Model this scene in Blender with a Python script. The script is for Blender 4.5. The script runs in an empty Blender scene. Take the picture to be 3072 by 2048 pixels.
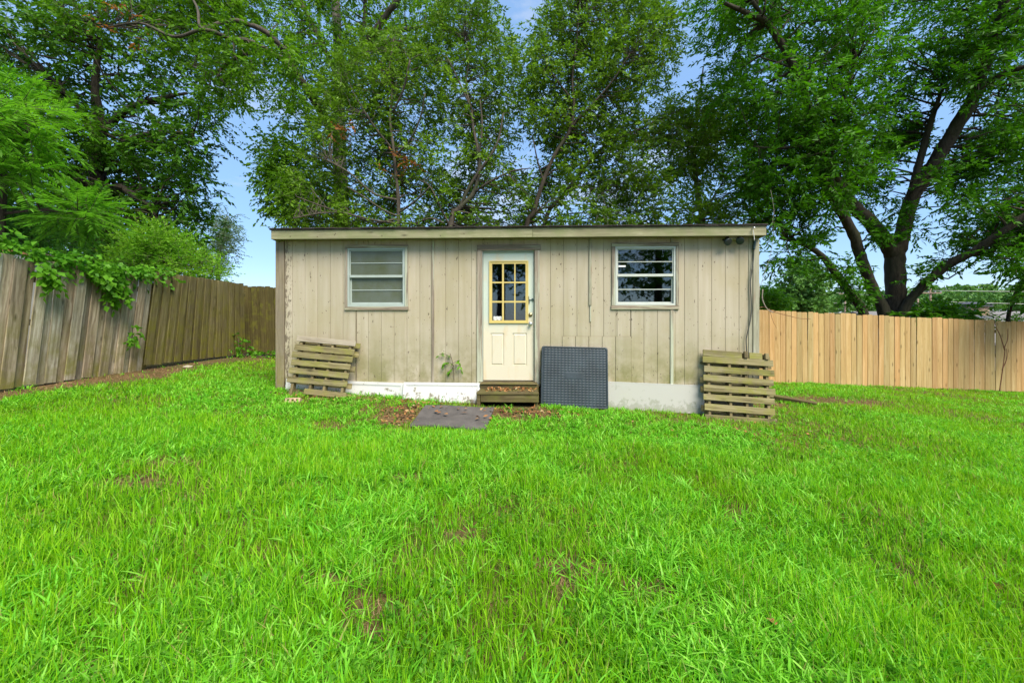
import bpy, bmesh, math, random
import numpy as np
from mathutils import Vector, Matrix, Euler

rng = np.random.default_rng(7)
random.seed(7)
SC = bpy.context.scene
COL = SC.collection
R = math.radians

# ------------------------------------------------------------------ camera, sky, sun, exposure
F, HX, HY, EYE = 1195.0, 1536.0, 955.0, 1.33       # focal length and horizon in photo pixels, eye height in metres
cd = bpy.data.cameras.new('camera')
cam = bpy.data.objects.new('camera', cd)
COL.objects.link(cam)
cam.location = (0, 0, EYE)
cam.rotation_euler = (R(90), 0, 0)
cd.sensor_width = 36.0
cd.lens = 36.0 * F / 3072.0
cd.shift_y = -(1024 - HY) / 3072.0
cd.clip_start = 0.05
cd.clip_end = 3000
SC.camera = cam

SUN_EL, SUN_AZ = R(52), R(148)                     # azimuth measured clockwise from +Y (the view direction)
W = bpy.data.worlds.new('World')
SC.world = W
W.use_nodes = True
wn = W.node_tree
for n in list(wn.nodes):
    wn.nodes.remove(n)
sky = wn.nodes.new('ShaderNodeTexSky')
sky.sky_type = 'NISHITA'
sky.sun_disc = False
sky.sun_elevation = SUN_EL
sky.sun_rotation = SUN_AZ
sky.air_density = 1.0
sky.dust_density = 0.3
sky.ozone_density = 2.2
wtc = wn.nodes.new('ShaderNodeTexCoord')
wmap = wn.nodes.new('ShaderNodeMapping')
wmap.inputs['Scale'].default_value = (1.0, 1.0, 2.6)
wnoise = wn.nodes.new('ShaderNodeTexNoise')
wnoise.inputs['Scale'].default_value = 2.3
wnoise.inputs['Detail'].default_value = 7
wnoise.inputs['Roughness'].default_value = 0.62
wramp = wn.nodes.new('ShaderNodeValToRGB')
wramp.color_ramp.elements[0].position = 0.53
wramp.color_ramp.elements[0].color = (0, 0, 0, 1)
wramp.color_ramp.elements[1].position = 0.72
wramp.color_ramp.elements[1].color = (0.85, 0.85, 0.85, 1)
wmix = wn.nodes.new('ShaderNodeMix')
wmix.data_type = 'RGBA'
wmix.inputs[7].default_value = (3.0, 3.15, 3.5, 1)
wbg = wn.nodes.new('ShaderNodeBackground')
wbg.inputs['Strength'].default_value = 0.06
wout = wn.nodes.new('ShaderNodeOutputWorld')
wn.links.new(wtc.outputs['Generated'], wmap.inputs['Vector'])
wn.links.new(wmap.outputs['Vector'], wnoise.inputs['Vector'])
wn.links.new(wnoise.outputs['Fac'], wramp.inputs['Fac'])
wn.links.new(wramp.outputs['Color'], wmix.inputs['Factor'])
whs = wn.nodes.new('ShaderNodeHueSaturation')
whs.inputs['Saturation'].default_value = 1.2
wn.links.new(sky.outputs['Color'], whs.inputs['Color'])
wveil = wn.nodes.new('ShaderNodeMix')
wveil.data_type = 'RGBA'
wveil.inputs[0].default_value = 0.68
wveil.inputs[7].default_value = (1.30, 2.10, 3.40, 1)
wn.links.new(whs.outputs['Color'], wveil.inputs[6])
wn.links.new(wveil.outputs[2], wmix.inputs[6])
wn.links.new(wmix.outputs[2], wbg.inputs['Color'])
wn.links.new(wbg.outputs['Background'], wout.inputs['Surface'])

sd = bpy.data.lights.new('sun', 'SUN')
sun = bpy.data.objects.new('sun', sd)
COL.objects.link(sun)
sd.energy = 1.5
sd.angle = R(35)
sd.color = (1.0, 0.93, 0.80)
sdir = Vector((math.sin(SUN_AZ) * math.cos(SUN_EL), math.cos(SUN_AZ) * math.cos(SUN_EL), math.sin(SUN_EL)))
sun.rotation_euler = sdir.to_track_quat('Z', 'Y').to_euler()
sun.location = (0, -5, 30)

SC.view_settings.view_transform = 'Standard'
SC.view_settings.look = 'None'
SC.view_settings.exposure = 2.28
SC.view_settings.gamma = 1.0
SC.view_settings.use_curve_mapping = False
SC.render.engine = 'CYCLES'
cy = SC.cycles
cy.max_bounces = 8
cy.diffuse_bounces = 4
cy.glossy_bounces = 3
cy.transmission_bounces = 5
cy.transparent_max_bounces = 8
cy.caustics_reflective = False
cy.caustics_refractive = False
cy.use_denoising = True
try:
    cy.denoiser = 'OPENIMAGEDENOISE'
    cy.denoising_input_passes = 'RGB_ALBEDO_NORMAL'
    cy.denoising_prefilter = 'ACCURATE'
except Exception:
    pass
cy.sample_clamp_indirect = 6.0


# ------------------------------------------------------------------ helpers
def pt(px, py, Y):
    return Vector(((px - HX) / F * Y, Y, EYE - (py - HY) / F * Y))


def gz(x, y):
    """height of the lawn: it falls gently from left to right"""
    xc = np.clip(x, -10.0, 15.0)
    b = 0.04 - 0.048 * xc
    b = b + 0.018 * np.sin(x * 1.3 + 0.7) * np.cos(y * 1.1) + 0.012 * np.sin(x * 2.9 + y * 2.3)
    t = np.clip((5.85 - y) / 1.25, 0, 1)
    b = b - 0.11 * t * t * (3 - 2 * t) * np.clip(1.35 - np.abs(x + 0.3) / 5.0, 0, 1)
    return b


def vnoise(x, y, seed=0):
    """smooth 2-d value noise in 0..1"""
    xi = np.floor(x).astype(np.int64); yi = np.floor(y).astype(np.int64)
    fx = x - xi; fy = y - yi
    fx = fx * fx * (3 - 2 * fx); fy = fy * fy * (3 - 2 * fy)
    def h(a, b):
        v = np.sin(a * 127.1 + b * 311.7 + seed * 74.7) * 43758.5453
        return v - np.floor(v)
    return (h(xi, yi) * (1 - fx) + h(xi + 1, yi) * fx) * (1 - fy) + (h(xi, yi + 1) * (1 - fx) + h(xi + 1, yi + 1) * fx) * fy


def link(o, parent=None):
    COL.objects.link(o)
    if parent is not None:
        o.parent = parent
    return o


def tag(o, label=None, cat=None, group=None, kind=None):
    if label: o['label'] = label
    if cat: o['category'] = cat
    if group: o['group'] = group
    if kind: o['kind'] = kind
    return o


def thing(name, label, cat, loc=(0, 0, 0), rot=(0, 0, 0), group=None):
    o = bpy.data.objects.new(name, None)
    o.empty_display_size = 0.2
    link(o)
    o.location = loc
    o.rotation_euler = rot
    return tag(o, label, cat, group)


def obj(name, me, mat=None, parent=None, loc=None, rot=None, scale=None):
    if isinstance(me, bmesh.types.BMesh):
        bm = me
        me = bpy.data.meshes.new(name)
        bm.normal_update()
        bm.to_mesh(me)
        bm.free()
    if mat is not None and len(me.materials) == 0:
        for m in (mat if isinstance(mat, (list, tuple)) else [mat]):
            me.materials.append(m)
    o = bpy.data.objects.new(name, me)
    link(o, parent)
    if loc is not None: o.location = loc
    if rot is not None: o.rotation_euler = rot
    if scale is not None: o.scale = scale
    return o


def tri_mesh(name, V, T, attrs=None, smooth=False):
    """mesh from numpy vertex and triangle arrays"""
    me = bpy.data.meshes.new(name)
    V = np.ascontiguousarray(V, dtype=np.float32).reshape(-1, 3)
    T = np.ascontiguousarray(T, dtype=np.int32).reshape(-1, 3)
    me.vertices.add(len(V)); me.vertices.foreach_set('co', V.ravel())
    me.loops.add(T.size); me.loops.foreach_set('vertex_index', T.ravel())
    me.polygons.add(len(T))
    me.polygons.foreach_set('loop_start', np.arange(0, T.size, 3, dtype=np.int32))
    if smooth:
        me.polygons.foreach_set('use_smooth', np.ones(len(T), dtype=bool))
    for k, a in (attrs or {}).items():
        at = me.attributes.new(k, 'FLOAT', 'POINT')
        at.data.foreach_set('value', np.ascontiguousarray(a, dtype=np.float32))
    me.update(calc_edges=True)
    return me


def box(bm, x0, x1, y0, y1, z0, z1, bev=0.0, M=None):
    vs = [bm.verts.new((x, y, z)) for z in (z0, z1) for y in (y0, y1) for x in (x0, x1)]
    fs = [bm.faces.new([vs[i] for i in q]) for q in ((0, 2, 3, 1), (4, 5, 7, 6), (0, 1, 5, 4), (2, 6, 7, 3), (0, 4, 6, 2), (1, 3, 7, 5))]
    if bev > 0:
        es = list({e for f in fs for e in f.edges})
        r = bmesh.ops.bevel(bm, geom=es, offset=bev, segments=1, affect='EDGES', profile=0.5)
        vs = list({v for f in r['faces'] for v in f.verts} | {v for v in vs if v.is_valid})
    if M is not None:
        bmesh.ops.transform(bm, matrix=M, verts=[v for v in vs if v.is_valid])
    return vs


def B(*a, bev=0.0, M=None):
    bm = bmesh.new()
    box(bm, *a, bev=bev, M=M)
    return bm


def plate(bm, rect, holes, y0, y1):
    """slab in the x-z plane with rectangular holes, front at y0, back at y1"""
    xs = sorted({rect[0], rect[1]} | {c for h in holes for c in (h[0], h[1]) if rect[0] < c < rect[1]})
    zs = sorted({rect[2], rect[3]} | {c for h in holes for c in (h[2], h[3]) if rect[2] < c < rect[3]})
    def solid(i, j):
        if i < 0 or j < 0 or i >= len(xs) - 1 or j >= len(zs) - 1: return False
        cx, cz = (xs[i] + xs[i + 1]) / 2, (zs[j] + zs[j + 1]) / 2
        return not any(h[0] < cx < h[1] and h[2] < cz < h[3] for h in holes)
    cache = {}
    def v(i, j, y):
        k = (i, j, y)
        if k not in cache: cache[k] = bm.verts.new((xs[i], y, zs[j]))
        return cache[k]
    for i in range(len(xs) - 1):
        for j in range(len(zs) - 1):
            if not solid(i, j): continue
            bm.faces.new([v(i, j, y0), v(i + 1, j, y0), v(i + 1, j + 1, y0), v(i, j + 1, y0)])
            bm.faces.new([v(i, j, y1), v(i, j + 1, y1), v(i + 1, j + 1, y1), v(i + 1, j, y1)])
            if not solid(i - 1, j): bm.faces.new([v(i, j, y0), v(i, j + 1, y0), v(i, j + 1, y1), v(i, j, y1)])
            if not solid(i + 1, j): bm.faces.new([v(i + 1, j, y0), v(i + 1, j, y1), v(i + 1, j + 1, y1), v(i + 1, j + 1, y0)])
            if not solid(i, j - 1): bm.faces.new([v(i, j, y0), v(i, j, y1), v(i + 1, j, y1), v(i + 1, j, y0)])
            if not solid(i, j + 1): bm.faces.new([v(i, j + 1, y0), v(i + 1, j + 1, y0), v(i + 1, j + 1, y1), v(i, j + 1, y1)])
    return bm


def tube_arrays(pts, rad, sides=8, wob=0.0):
    P = np.array([tuple(p) for p in pts], dtype=float)
    n = len(P)
    rad = np.broadcast_to(np.asarray(rad, dtype=float), (n,))
    tan = np.gradient(P, axis=0)
    tan /= np.linalg.norm(tan, axis=1, keepdims=True) + 1e-9
    ref = np.array([0.31, 0.94, 0.12]) if abs(tan[0][1]) < 0.8 else np.array([0.95, 0.05, 0.3])
    V = []
    for i in range(n):
        a = np.cross(tan[i], ref); a /= np.linalg.norm(a) + 1e-9
        b = np.cross(tan[i], a)
        ang = np.arange(sides) / sides * 2 * np.pi
        rr = rad[i] * (1 + wob * (rng.random(sides) - 0.5))
        V.append(P[i] + np.outer(np.cos(ang) * rr, a) + np.outer(np.sin(ang) * rr, b))
    V = np.concatenate(V)
    T = []
    for i in range(n - 1):
        for s in range(sides):
            a, b = i * sides + s, i * sides + (s + 1) % sides
            c, d = a + sides, b + sides
            T += [(a, b, d), (a, d, c)]
    k = len(V)
    V = np.vstack([V, P[0], P[-1]])
    for s in range(sides):
        T.append((k, (s + 1) % sides, s))
        T.append((k + 1, (n - 1) * sides + s, (n - 1) * sides + (s + 1) % sides))
    return V, np.array(T)


def join_arrays(lst):
    V, T, off = [], [], 0
    for v, t in lst:
        V.append(v); T.append(np.asarray(t) + off); off += len(v)
    return np.vstack(V), np.vstack(T)


def tube_obj(name, pts, rad, mat, parent=None, base=None, sides=8, wob=0.0):
    V, T = tube_arrays(pts, rad, sides, wob)
    if base is not None: V = V - np.array(tuple(base))
    return obj(name, tri_mesh(name, V, T, smooth=True), mat, parent)


def spline(pts, sub=5):
    """Catmull-Rom through points given as (x, y, z, r)"""
    P = np.array(pts, dtype=float)
    P = np.vstack([2 * P[0] - P[1], P, 2 * P[-1] - P[-2]])
    out = []
    for i in range(1, len(P) - 2):
        for t in np.linspace(0, 1, sub, endpoint=False):
            a, b, c, d = P[i - 1], P[i], P[i + 1], P[i + 2]
            out.append(0.5 * ((2 * b) + (-a + c) * t + (2 * a - 5 * b + 4 * c - d) * t * t + (-a + 3 * b - 3 * c + d) * t ** 3))
    out.append(P[-2])
    return np.array(out)


# ------------------------------------------------------------------ materials
class NT:
    def __init__(s, name):
        s.m = bpy.data.materials.new(name)
        s.m.use_nodes = True
        s.t = s.m.node_tree
        for n in list(s.t.nodes): s.t.nodes.remove(n)
        s.out = s.t.nodes.new('ShaderNodeOutputMaterial')
    def n(s, typ, props=None, **inp):
        nd = s.t.nodes.new('ShaderNode' + typ)
        for k, v in (props or {}).items(): setattr(nd, k, v)
        for k, v in inp.items():
            s.set(nd.inputs[k.replace('_', ' ')], v)
        return nd
    def set(s, sock, v):
        if isinstance(v, bpy.types.NodeSocket): s.t.links.new(v, sock)
        elif isinstance(v, (tuple, list)) and len(v) == 3 and sock.type == 'RGBA': sock.default_value = (*v, 1)
        else: sock.default_value = v
    def coord(s, scale=(1, 1, 1), kind='Object', rand=True):
        tc = s.n('TexCoord').outputs[kind]
        if rand:
            oi = s.n('ObjectInfo').outputs['Random']
            mul = s.math('MULTIPLY', oi, 57.0)
            add = s.n('VectorMath', {'operation': 'ADD'})
            s.set(add.inputs[0], tc); s.set(add.inputs[1], mul)
            tc = add.outputs[0]
        mp = s.n('Mapping', Vector=tc)
        mp.inputs['Scale'].default_value = scale
        return mp.outputs[0]
    def noise(s, vec, scale=1.0, detail=4, rough=0.55, dist=0.0):
        return s.n('TexNoise', Vector=vec, Scale=scale, Detail=detail, Roughness=rough, Distortion=dist).outputs['Fac']
    def ramp(s, fac, stops, interp='LINEAR'):
        r = s.n('ValToRGB', Fac=fac)
        r.color_ramp.interpolation = interp
        els = r.color_ramp.elements
        while len(els) < len(stops): els.new(0.5)
        for e, (p, c) in zip(els, stops):
            e.position = p
            e.color = (c, c, c, 1) if isinstance(c, (int, float)) else (*c, 1)
        return r.outputs['Color']
    def math(s, op, a, b=0.0, c=None):
        m = s.n('Math', {'operation': op})
        s.set(m.inputs[0], a); s.set(m.inputs[1], b)
        if c is not None: s.set(m.inputs[2], c)
        return m.outputs[0]
    def mix(s, fac, a, b, blend='MIX'):
        m = s.n('Mix', {'data_type': 'RGBA', 'blend_type': blend})
        s.set(m.inputs[0], fac)
        for i, v in ((6, a), (7, b)):
            s.set(m.inputs[i], (v, v, v) if isinstance(v, float) else v)
        return m.outputs[2]
    def bump(s, h, strength=0.3, dist=0.01):
        return s.n('Bump', Height=h, Strength=strength, Distance=dist).outputs[0]
    def attr(s, name):
        return s.n('Attribute', {'attribute_name': name}).outputs['Fac']
    def sep(s, vec):
        return s.n('SeparateXYZ', Vector=vec).outputs
    def pbsdf(s, col, rough=0.7, normal=None, metal=0.0, spec=0.5):
        b = s.n('BsdfPrincipled', Base_Color=col, Roughness=rough, Metallic=metal)
        b.inputs['Specular IOR Level'].default_value = spec
        if normal is not None: s.set(b.inputs['Normal'], normal)
        return b.outputs[0]
    def done(s, shader):
        s.t.links.new(shader, s.out.inputs['Surface'])
        return s.m


def mat_plain(name, col, rough=0.6, metal=0.0, var=0.15, scale=6.0, spec=0.5):
    n = NT(name)
    c = n.coord()
    f = n.noise(c, scale, 5)
    lo = tuple(x * (1 - var) for x in col); hi = tuple(min(1, x * (1 + var)) for x in col)
    return n.done(n.pbsdf(n.ramp(f, [(0.3, lo), (0.7, hi)]), rough, n.bump(f, 0.1, 0.004), metal, spec))


def mat_wood(name, c0, c1, c2, axis='z', moss=None, moss_amt=(0.5, 0.7), grain=1.0, knots=True, flake=None, flake_at=(0.52, 0.6), per_obj=0.35, moss_low=None, rough=0.85, tint=None):
    """weathered board: grain along one local axis, knots, per-board tone, optional moss and flaking paint"""
    n = NT(name)
    g = {'z': (28, 28, 1.1), 'x': (1.1, 28, 28), 'y': (28, 1.1, 28)}[axis]
    k = {'z': (5, 5, 1.5), 'x': (1.5, 5, 5), 'y': (5, 1.5, 5)}[axis]
    big = n.noise(n.coord(k), 1.0 * grain, 3)
    vec = n.coord(tuple(x * grain for x in g))
    warp = n.n('VectorMath', {'operation': 'ADD'})
    n.set(warp.inputs[0], vec); n.set(warp.inputs[1], n.math('MULTIPLY', big, 2.2))
    f = n.noise(warp.outputs[0], 1.0, 6, 0.62)
    col = n.ramp(f, [(0.28, c0), (0.5, c1), (0.72, c2)])
    col = n.mix(n.ramp(big, [(0.35, 0.0), (0.7, 0.55)]), col, tuple(0.6 * a + 0.4 * b for a, b in zip(c0, c1)))
    if knots:
        kv = {'z': (7, 7, 2.2), 'x': (2.2, 7, 7), 'y': (7, 2.2, 7)}[axis]
        vo = n.n('TexVoronoi', Vector=n.coord(kv), Scale=1.0)
        kn = n.ramp(vo.outputs['Distance'], [(0.05, 1.0), (0.16, 0.0)])
        col = n.mix(n.math('MULTIPLY', kn, 0.75), col, tuple(x * 0.35 for x in c0))
    rnd = n.n('ObjectInfo').outputs['Random']
    tone = n.ramp(rnd, [(0.0, 1 - per_obj), (1.0, 1 + per_obj * 0.6)])
    col = n.mix(1.0, col, tone, 'MULTIPLY')
    if tint:
        col = n.mix(1.0, col, n.ramp(n.math('FRACT', n.math('MULTIPLY', rnd, 7.31)), [(0.0, tint[0]), (1.0, tint[1])]), 'MULTIPLY')
    if flake:
        ff = n.noise(n.coord(tuple(0.35 * x for x in g)), 1.4, 6, 0.7)
        col = n.mix(n.ramp(ff, [(flake_at[0], 0.0), (flake_at[1], 1.0)]), col, flake)
    if moss:
        mf = n.noise(n.coord((3, 3, 3)), 1.1, 6, 0.65)
        fac = n.ramp(mf, [(moss_amt[0], 0.0), (moss_amt[1], 0.85)])
        if moss_low:
            zz = n.sep(n.n('TexCoord').outputs['Object'])[2]
            lo = n.n('MapRange', Value=zz)
            lo.inputs[1].default_value = moss_low[0]; lo.inputs[2].default_value = moss_low[1]
            lo.inputs[3].default_value = 1.0; lo.inputs[4].default_value = 0.15
            fac = n.math('MULTIPLY', fac, lo.outputs[0])
        col = n.mix(fac, col, moss)
    return n.done(n.pbsdf(col, rough, n.bump(f, 0.5, 0.004), spec=0.25))


def mat_leaf(name, dark, light, old=None, old_at=0.97, trans=0.4, rough=0.45, nscale=0.5, tcol=(1.15, 1.25, 0.6)):
    """leaf: per-leaf tone from the mesh attribute rnd, patches from noise, light passing through the blade"""
    n = NT(name)
    r = n.attr('rnd')
    f = n.noise(n.coord((1, 1, 1), rand=False), nscale, 3)
    t = n.math('ADD', n.math('MULTIPLY', r, 0.6), n.math('MULTIPLY', n.ramp(f, [(0.32, 0.0), (0.68, 1.0)]), 0.4))
    col = n.mix(t, dark, light)
    if old:
        col = n.mix(n.ramp(r, [(old_at, 0.0), (old_at + 0.004, 1.0)]), col, old)
    b = n.pbsdf(col, rough, spec=0.16)
    tr = n.n('BsdfTranslucent', Color=n.mix(1.0, col, tcol, 'MULTIPLY')).outputs[0]
    mx = n.n('MixShader')
    mx.inputs[0].default_value = trans
    n.t.links.new(b, mx.inputs[1]); n.t.links.new(tr, mx.inputs[2])
    return n.done(mx.outputs[0])


def mat_bark(name, c0, c1, moss=None):
    n = NT(name)
    f = n.noise(n.coord((9, 9, 2.2)), 1.6, 7, 0.68, 0.4)
    g = n.noise(n.coord((1.5, 1.5, 0.8)), 1.0, 4)
    col = n.ramp(f, [(0.32, c0), (0.66, c1)])
    if moss:
        col = n.mix(n.ramp(g, [(0.5, 0.0), (0.68, 0.7)]), col, moss)
    return n.done(n.pbsdf(col, 0.9, n.bump(f, 0.9, 0.03), spec=0.2))

# ------------------------------------------------------------------ material library
def mat_ground():
    n = NT('soil')
    c = n.coord((1, 1, 1), rand=False)
    a = n.noise(c, 1.6, 5); b = n.noise(c, 22.0, 6, 0.7)
    col = n.ramp(b, [(0.3, (0.045, 0.026, 0.012)), (0.5, (0.13, 0.08, 0.035)), (0.72, (0.26, 0.17, 0.085))])
    col = n.mix(n.ramp(a, [(0.42, 0.0), (0.62, 0.55)]), col, (0.055, 0.085, 0.018))
    return n.done(n.pbsdf(col, 0.95, n.bump(b, 0.8, 0.02), spec=0.1))


def mat_siding():
    n = NT('cream_siding_paint')
    c = n.coord((1, 1, 1), rand=False)
    x, y, z = n.sep(n.n('TexCoord').outputs['Object'])[:3]
    st = n.noise(n.coord((9, 9, 0.7), rand=False), 1.0, 5, 0.6)
    col = n.ramp(st, [(0.3, (0.395, 0.338, 0.23)), (0.55, (0.45, 0.388, 0.285)), (0.75, (0.495, 0.433, 0.332))])
    rnd = n.n('ObjectInfo').outputs['Random']
    col = n.mix(1.0, col, n.ramp(rnd, [(0, (0.93, 0.93, 0.92)), (1, (1.04, 1.03, 1.03))]), 'MULTIPLY')
    big = n.noise(c, 0.9, 4)
    col = n.mix(n.ramp(big, [(0.46, 0.0), (0.72, 0.55)]), col, (0.35, 0.29, 0.14))
    # mildew that has crept up from the sill in patches
    low = n.n('MapRange', Value=z)
    for i, v in ((1, 0.3), (2, 1.15), (3, 1.0), (4, 0.0)): low.inputs[i].default_value = v
    mm = n.math('MULTIPLY', low.outputs[0], n.ramp(n.noise(c, 2.6, 6, 0.68), [(0.40, 0.0), (0.60, 1.0)]))
    col = n.mix(n.math('MULTIPLY', mm, 0.9), col, (0.19, 0.18, 0.06))
    # chips in the paint
    ch = n.noise(n.coord((30, 30, 14), rand=False), 1.0, 3, 0.6)
    den = n.ramp(n.noise(c, 1.7, 3), [(0.35, 0.0), (0.7, 0.035)])
    chip = n.math('GREATER_THAN', n.math('ADD', ch, den), 0.705)
    col = n.mix(n.math('MULTIPLY', chip, 0.85), col, (0.10, 0.075, 0.05))
    # peeling strips beside the corner boards
    pe = n.noise(n.coord((34, 34, 11), rand=False), 1.0, 5, 0.72)
    lft = n.n('MapRange', Value=x)
    for i, v in ((1, -3.62), (2, -3.18), (3, 0.23), (4, -0.30)): lft.inputs[i].default_value = v
    rgt = n.n('MapRange', Value=x)
    for i, v in ((1, 3.3), (2, 3.64), (3, -0.30), (4, 0.12)): rgt.inputs[i].default_value = v
    pl = n.math('GREATER_THAN', n.math('ADD', pe, n.math('MAXIMUM', lft.outputs[0], rgt.outputs[0])), 0.66)
    col = n.mix(n.math('MULTIPLY', pl, 0.9), col, n.ramp(st, [(0.35, (0.10, 0.075, 0.05)), (0.7, (0.27, 0.22, 0.16))]))
    return n.done(n.pbsdf(col, 0.75, n.bump(st, 0.25, 0.004), spec=0.3))


def mat_glass(name, film=None, film_amt=0.0, tint=(0.85, 0.9, 0.88)):
    """thin pane: reflects by angle, lets the dark room show through, optional film of dirt"""
    n = NT(name)
    gl = n.n('BsdfGlossy', Color=(0.9, 0.95, 1.0), Roughness=0.3 if film else 0.02).outputs[0]
    tr = n.n('BsdfTransparent', Color=tint).outputs[0]
    body = tr
    if film:
        f = n.noise(n.coord((2, 2, 1.2), rand=False), 1.4, 5)
        df = n.n('BsdfDiffuse', Color=n.ramp(f, [(0.35, film[0]), (0.65, film[1])])).outputs[0]
        m0 = n.n('MixShader'); m0.inputs[0].default_value = film_amt
        n.t.links.new(tr, m0.inputs[1]); n.t.links.new(df, m0.inputs[2])
        body = m0.outputs[0]
    fr = n.n('Fresnel', IOR=1.6).outputs[0]
    fr = n.math('ADD', fr, 0.02)
    mx = n.n('MixShader'); n.set(mx.inputs[0], fr)
    n.t.links.new(body, mx.inputs[1]); n.t.links.new(gl, mx.inputs[2])
    return n.done(mx.outputs[0])


def mat_white_panel(name, col, dirt):
    n = NT(name)
    z = n.sep(n.n('TexCoord').outputs['Object'])[2]
    f = n.noise(n.coord((1, 1, 1)), 10.0, 6, 0.7)
    low = n.n('MapRange', Value=z)
    for i, v in ((1, 0.0), (2, 0.26), (3, 0.17), (4, -0.06)): low.inputs[i].default_value = v
    d = n.math('ADD', f, low.outputs[0])
    c = n.mix(n.ramp(d, [(0.545, 0.0), (0.61, 0.9)]), col, dirt)
    g = n.noise(n.coord((1, 1, 1)), 2.0, 4)
    c = n.mix(n.ramp(g, [(0.4, 0.0), (0.75, 0.25)]), c, (0.45, 0.42, 0.33))
    return n.done(n.pbsdf(c, 0.45, spec=0.4))


def mat_door():
    n = NT('door_paint')
    x, y, z = n.sep(n.n('TexCoord').outputs['Object'])[:3]
    f = n.noise(n.coord((3, 3, 1), rand=False), 1.3, 5, 0.6)
    up = n.n('MapRange', Value=n.math('ADD', z, n.math('MULTIPLY', f, 0.5)))
    for i, v in ((1, 1.35), (2, 1.65), (3, 0.0), (4, 1.0)): up.inputs[i].default_value = v
    col = n.mix(up.outputs[0], (0.66, 0.59, 0.45), (0.52, 0.575, 0.49))
    ru = n.noise(n.coord((5, 5, 1.6), rand=False), 1.2, 5)
    col = n.mix(n.ramp(ru, [(0.52, 0.0), (0.72, 0.5)]), col, (0.62, 0.42, 0.20))
    return n.done(n.pbsdf(col, 0.45, spec=0.4))


def mat_flatmat():
    n = NT('weathered_rubber')
    f = n.noise(n.coord((1, 1, 1), rand=False), 5.0, 6, 0.65)
    w = n.n('TexWave', {'bands_direction': 'Y'}, Vector=n.coord((1, 1, 1), rand=False), Scale=9.0, Distortion=3.0, Detail=3.0).outputs['Fac']
    col = n.ramp(f, [(0.3, (0.06, 0.057, 0.056)), (0.7, (0.125, 0.115, 0.108))])
    col = n.mix(n.math('MULTIPLY', n.ramp(w, [(0.55, 0.0), (0.9, 1.0)]), 0.5), col, (0.15, 0.12, 0.095))
    return n.done(n.pbsdf(col, 0.9, n.bump(w, 0.5, 0.01), spec=0.2))


M = {}
M['soil'] = mat_ground()
M['siding'] = mat_siding()
M['trim'] = mat_wood('weathered_trim', (0.15, 0.115, 0.085), (0.30, 0.245, 0.185), (0.44, 0.375, 0.29), 'z', flake=(0.46, 0.47, 0.35), flake_at=(0.44, 0.52), knots=False, per_obj=0.15)
M['trim_x'] = mat_wood('weathered_trim_level', (0.13, 0.095, 0.07), (0.27, 0.21, 0.155), (0.42, 0.35, 0.265), 'x', flake=(0.43, 0.42, 0.29), flake_at=(0.48, 0.55), knots=False, per_obj=0.15)
M['fascia'] = mat_wood('weathered_fascia', (0.15, 0.135, 0.07), (0.30, 0.28, 0.165), (0.43, 0.40, 0.255), 'x', knots=True, per_obj=0.08, moss=(0.21, 0.225, 0.10), moss_amt=(0.42, 0.66))
M['corner'] = mat_wood('corner_board_wood', (0.16, 0.125, 0.085), (0.27, 0.22, 0.155), (0.36, 0.30, 0.22), 'z', knots=False, per_obj=0.1, moss=(0.22, 0.19, 0.05), moss_amt=(0.4, 0.6), moss_low=(0.2, 0.9))
M['corner_pale'] = mat_wood('corner_board_pale', (0.22, 0.20, 0.14), (0.38, 0.36, 0.26), (0.50, 0.50, 0.38), 'z', knots=False, per_obj=0.1, flake=(0.26, 0.19, 0.13), flake_at=(0.54, 0.6))
M['pallet'] = mat_wood('mossy_pallet_wood', (0.085, 0.065, 0.03), (0.235, 0.195, 0.092), (0.41, 0.35, 0.20), 'x', moss=(0.215, 0.21, 0.035), moss_amt=(0.46, 0.68), per_obj=0.28)
M['pallet_grey'] = mat_wood('grey_pallet_wood', (0.19, 0.15, 0.11), (0.32, 0.27, 0.20), (0.44, 0.39, 0.30), 'x', per_obj=0.1)
M['stringer'] = mat_wood('pallet_stringer_wood', (0.10, 0.075, 0.035), (0.20, 0.155, 0.075), (0.32, 0.27, 0.14), 'z', per_obj=0.3, knots=False)
M['step'] = mat_wood('step_timber', (0.05, 0.035, 0.016), (0.125, 0.095, 0.042), (0.25, 0.20, 0.10), 'x', moss=(0.13, 0.125, 0.03), moss_amt=(0.45, 0.65), per_obj=0.2)
M['fence_old'] = mat_wood('weathered_fence_wood', (0.085, 0.065, 0.042), (0.37, 0.305, 0.215), (0.68, 0.60, 0.47), 'z', per_obj=0.40, tint=((1.06, 0.97, 0.88), (0.92, 1.0, 1.02)), moss=(0.19, 0.175, 0.03), moss_amt=(0.44, 0.66), moss_low=(0.1, 1.2))
M['fence_moss'] = mat_wood('mossy_fence_wood', (0.065, 0.05, 0.02), (0.165, 0.135, 0.055), (0.30, 0.26, 0.13), 'z', per_obj=0.22, moss=(0.165, 0.155, 0.012), moss_amt=(0.42, 0.64), moss_low=(0.3, 1.9))
M['fence_dark'] = mat_wood('dark_fence_wood', (0.05, 0.037, 0.012), (0.095, 0.075, 0.022), (0.155, 0.125, 0.045), 'z', per_obj=0.15, moss=(0.15, 0.15, 0.012), moss_amt=(0.5, 0.7))
M['fence_new'] = mat_wood('fresh_pine', (0.37, 0.235, 0.09), (0.49, 0.33, 0.145), (0.59, 0.43, 0.225), 'z', per_obj=0.2, tint=((1.05, 0.93, 0.86), (0.96, 1.03, 1.0)), grain=0.8)
M['alu'] = mat_plain('window_metal', (0.37, 0.42, 0.38), 0.4, 0.0, 0.08)
M['alu_white'] = mat_plain('window_white_metal', (0.52, 0.54, 0.48), 0.4, 0.0, 0.08)
M['glass'] = mat_glass('window_glass')
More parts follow.
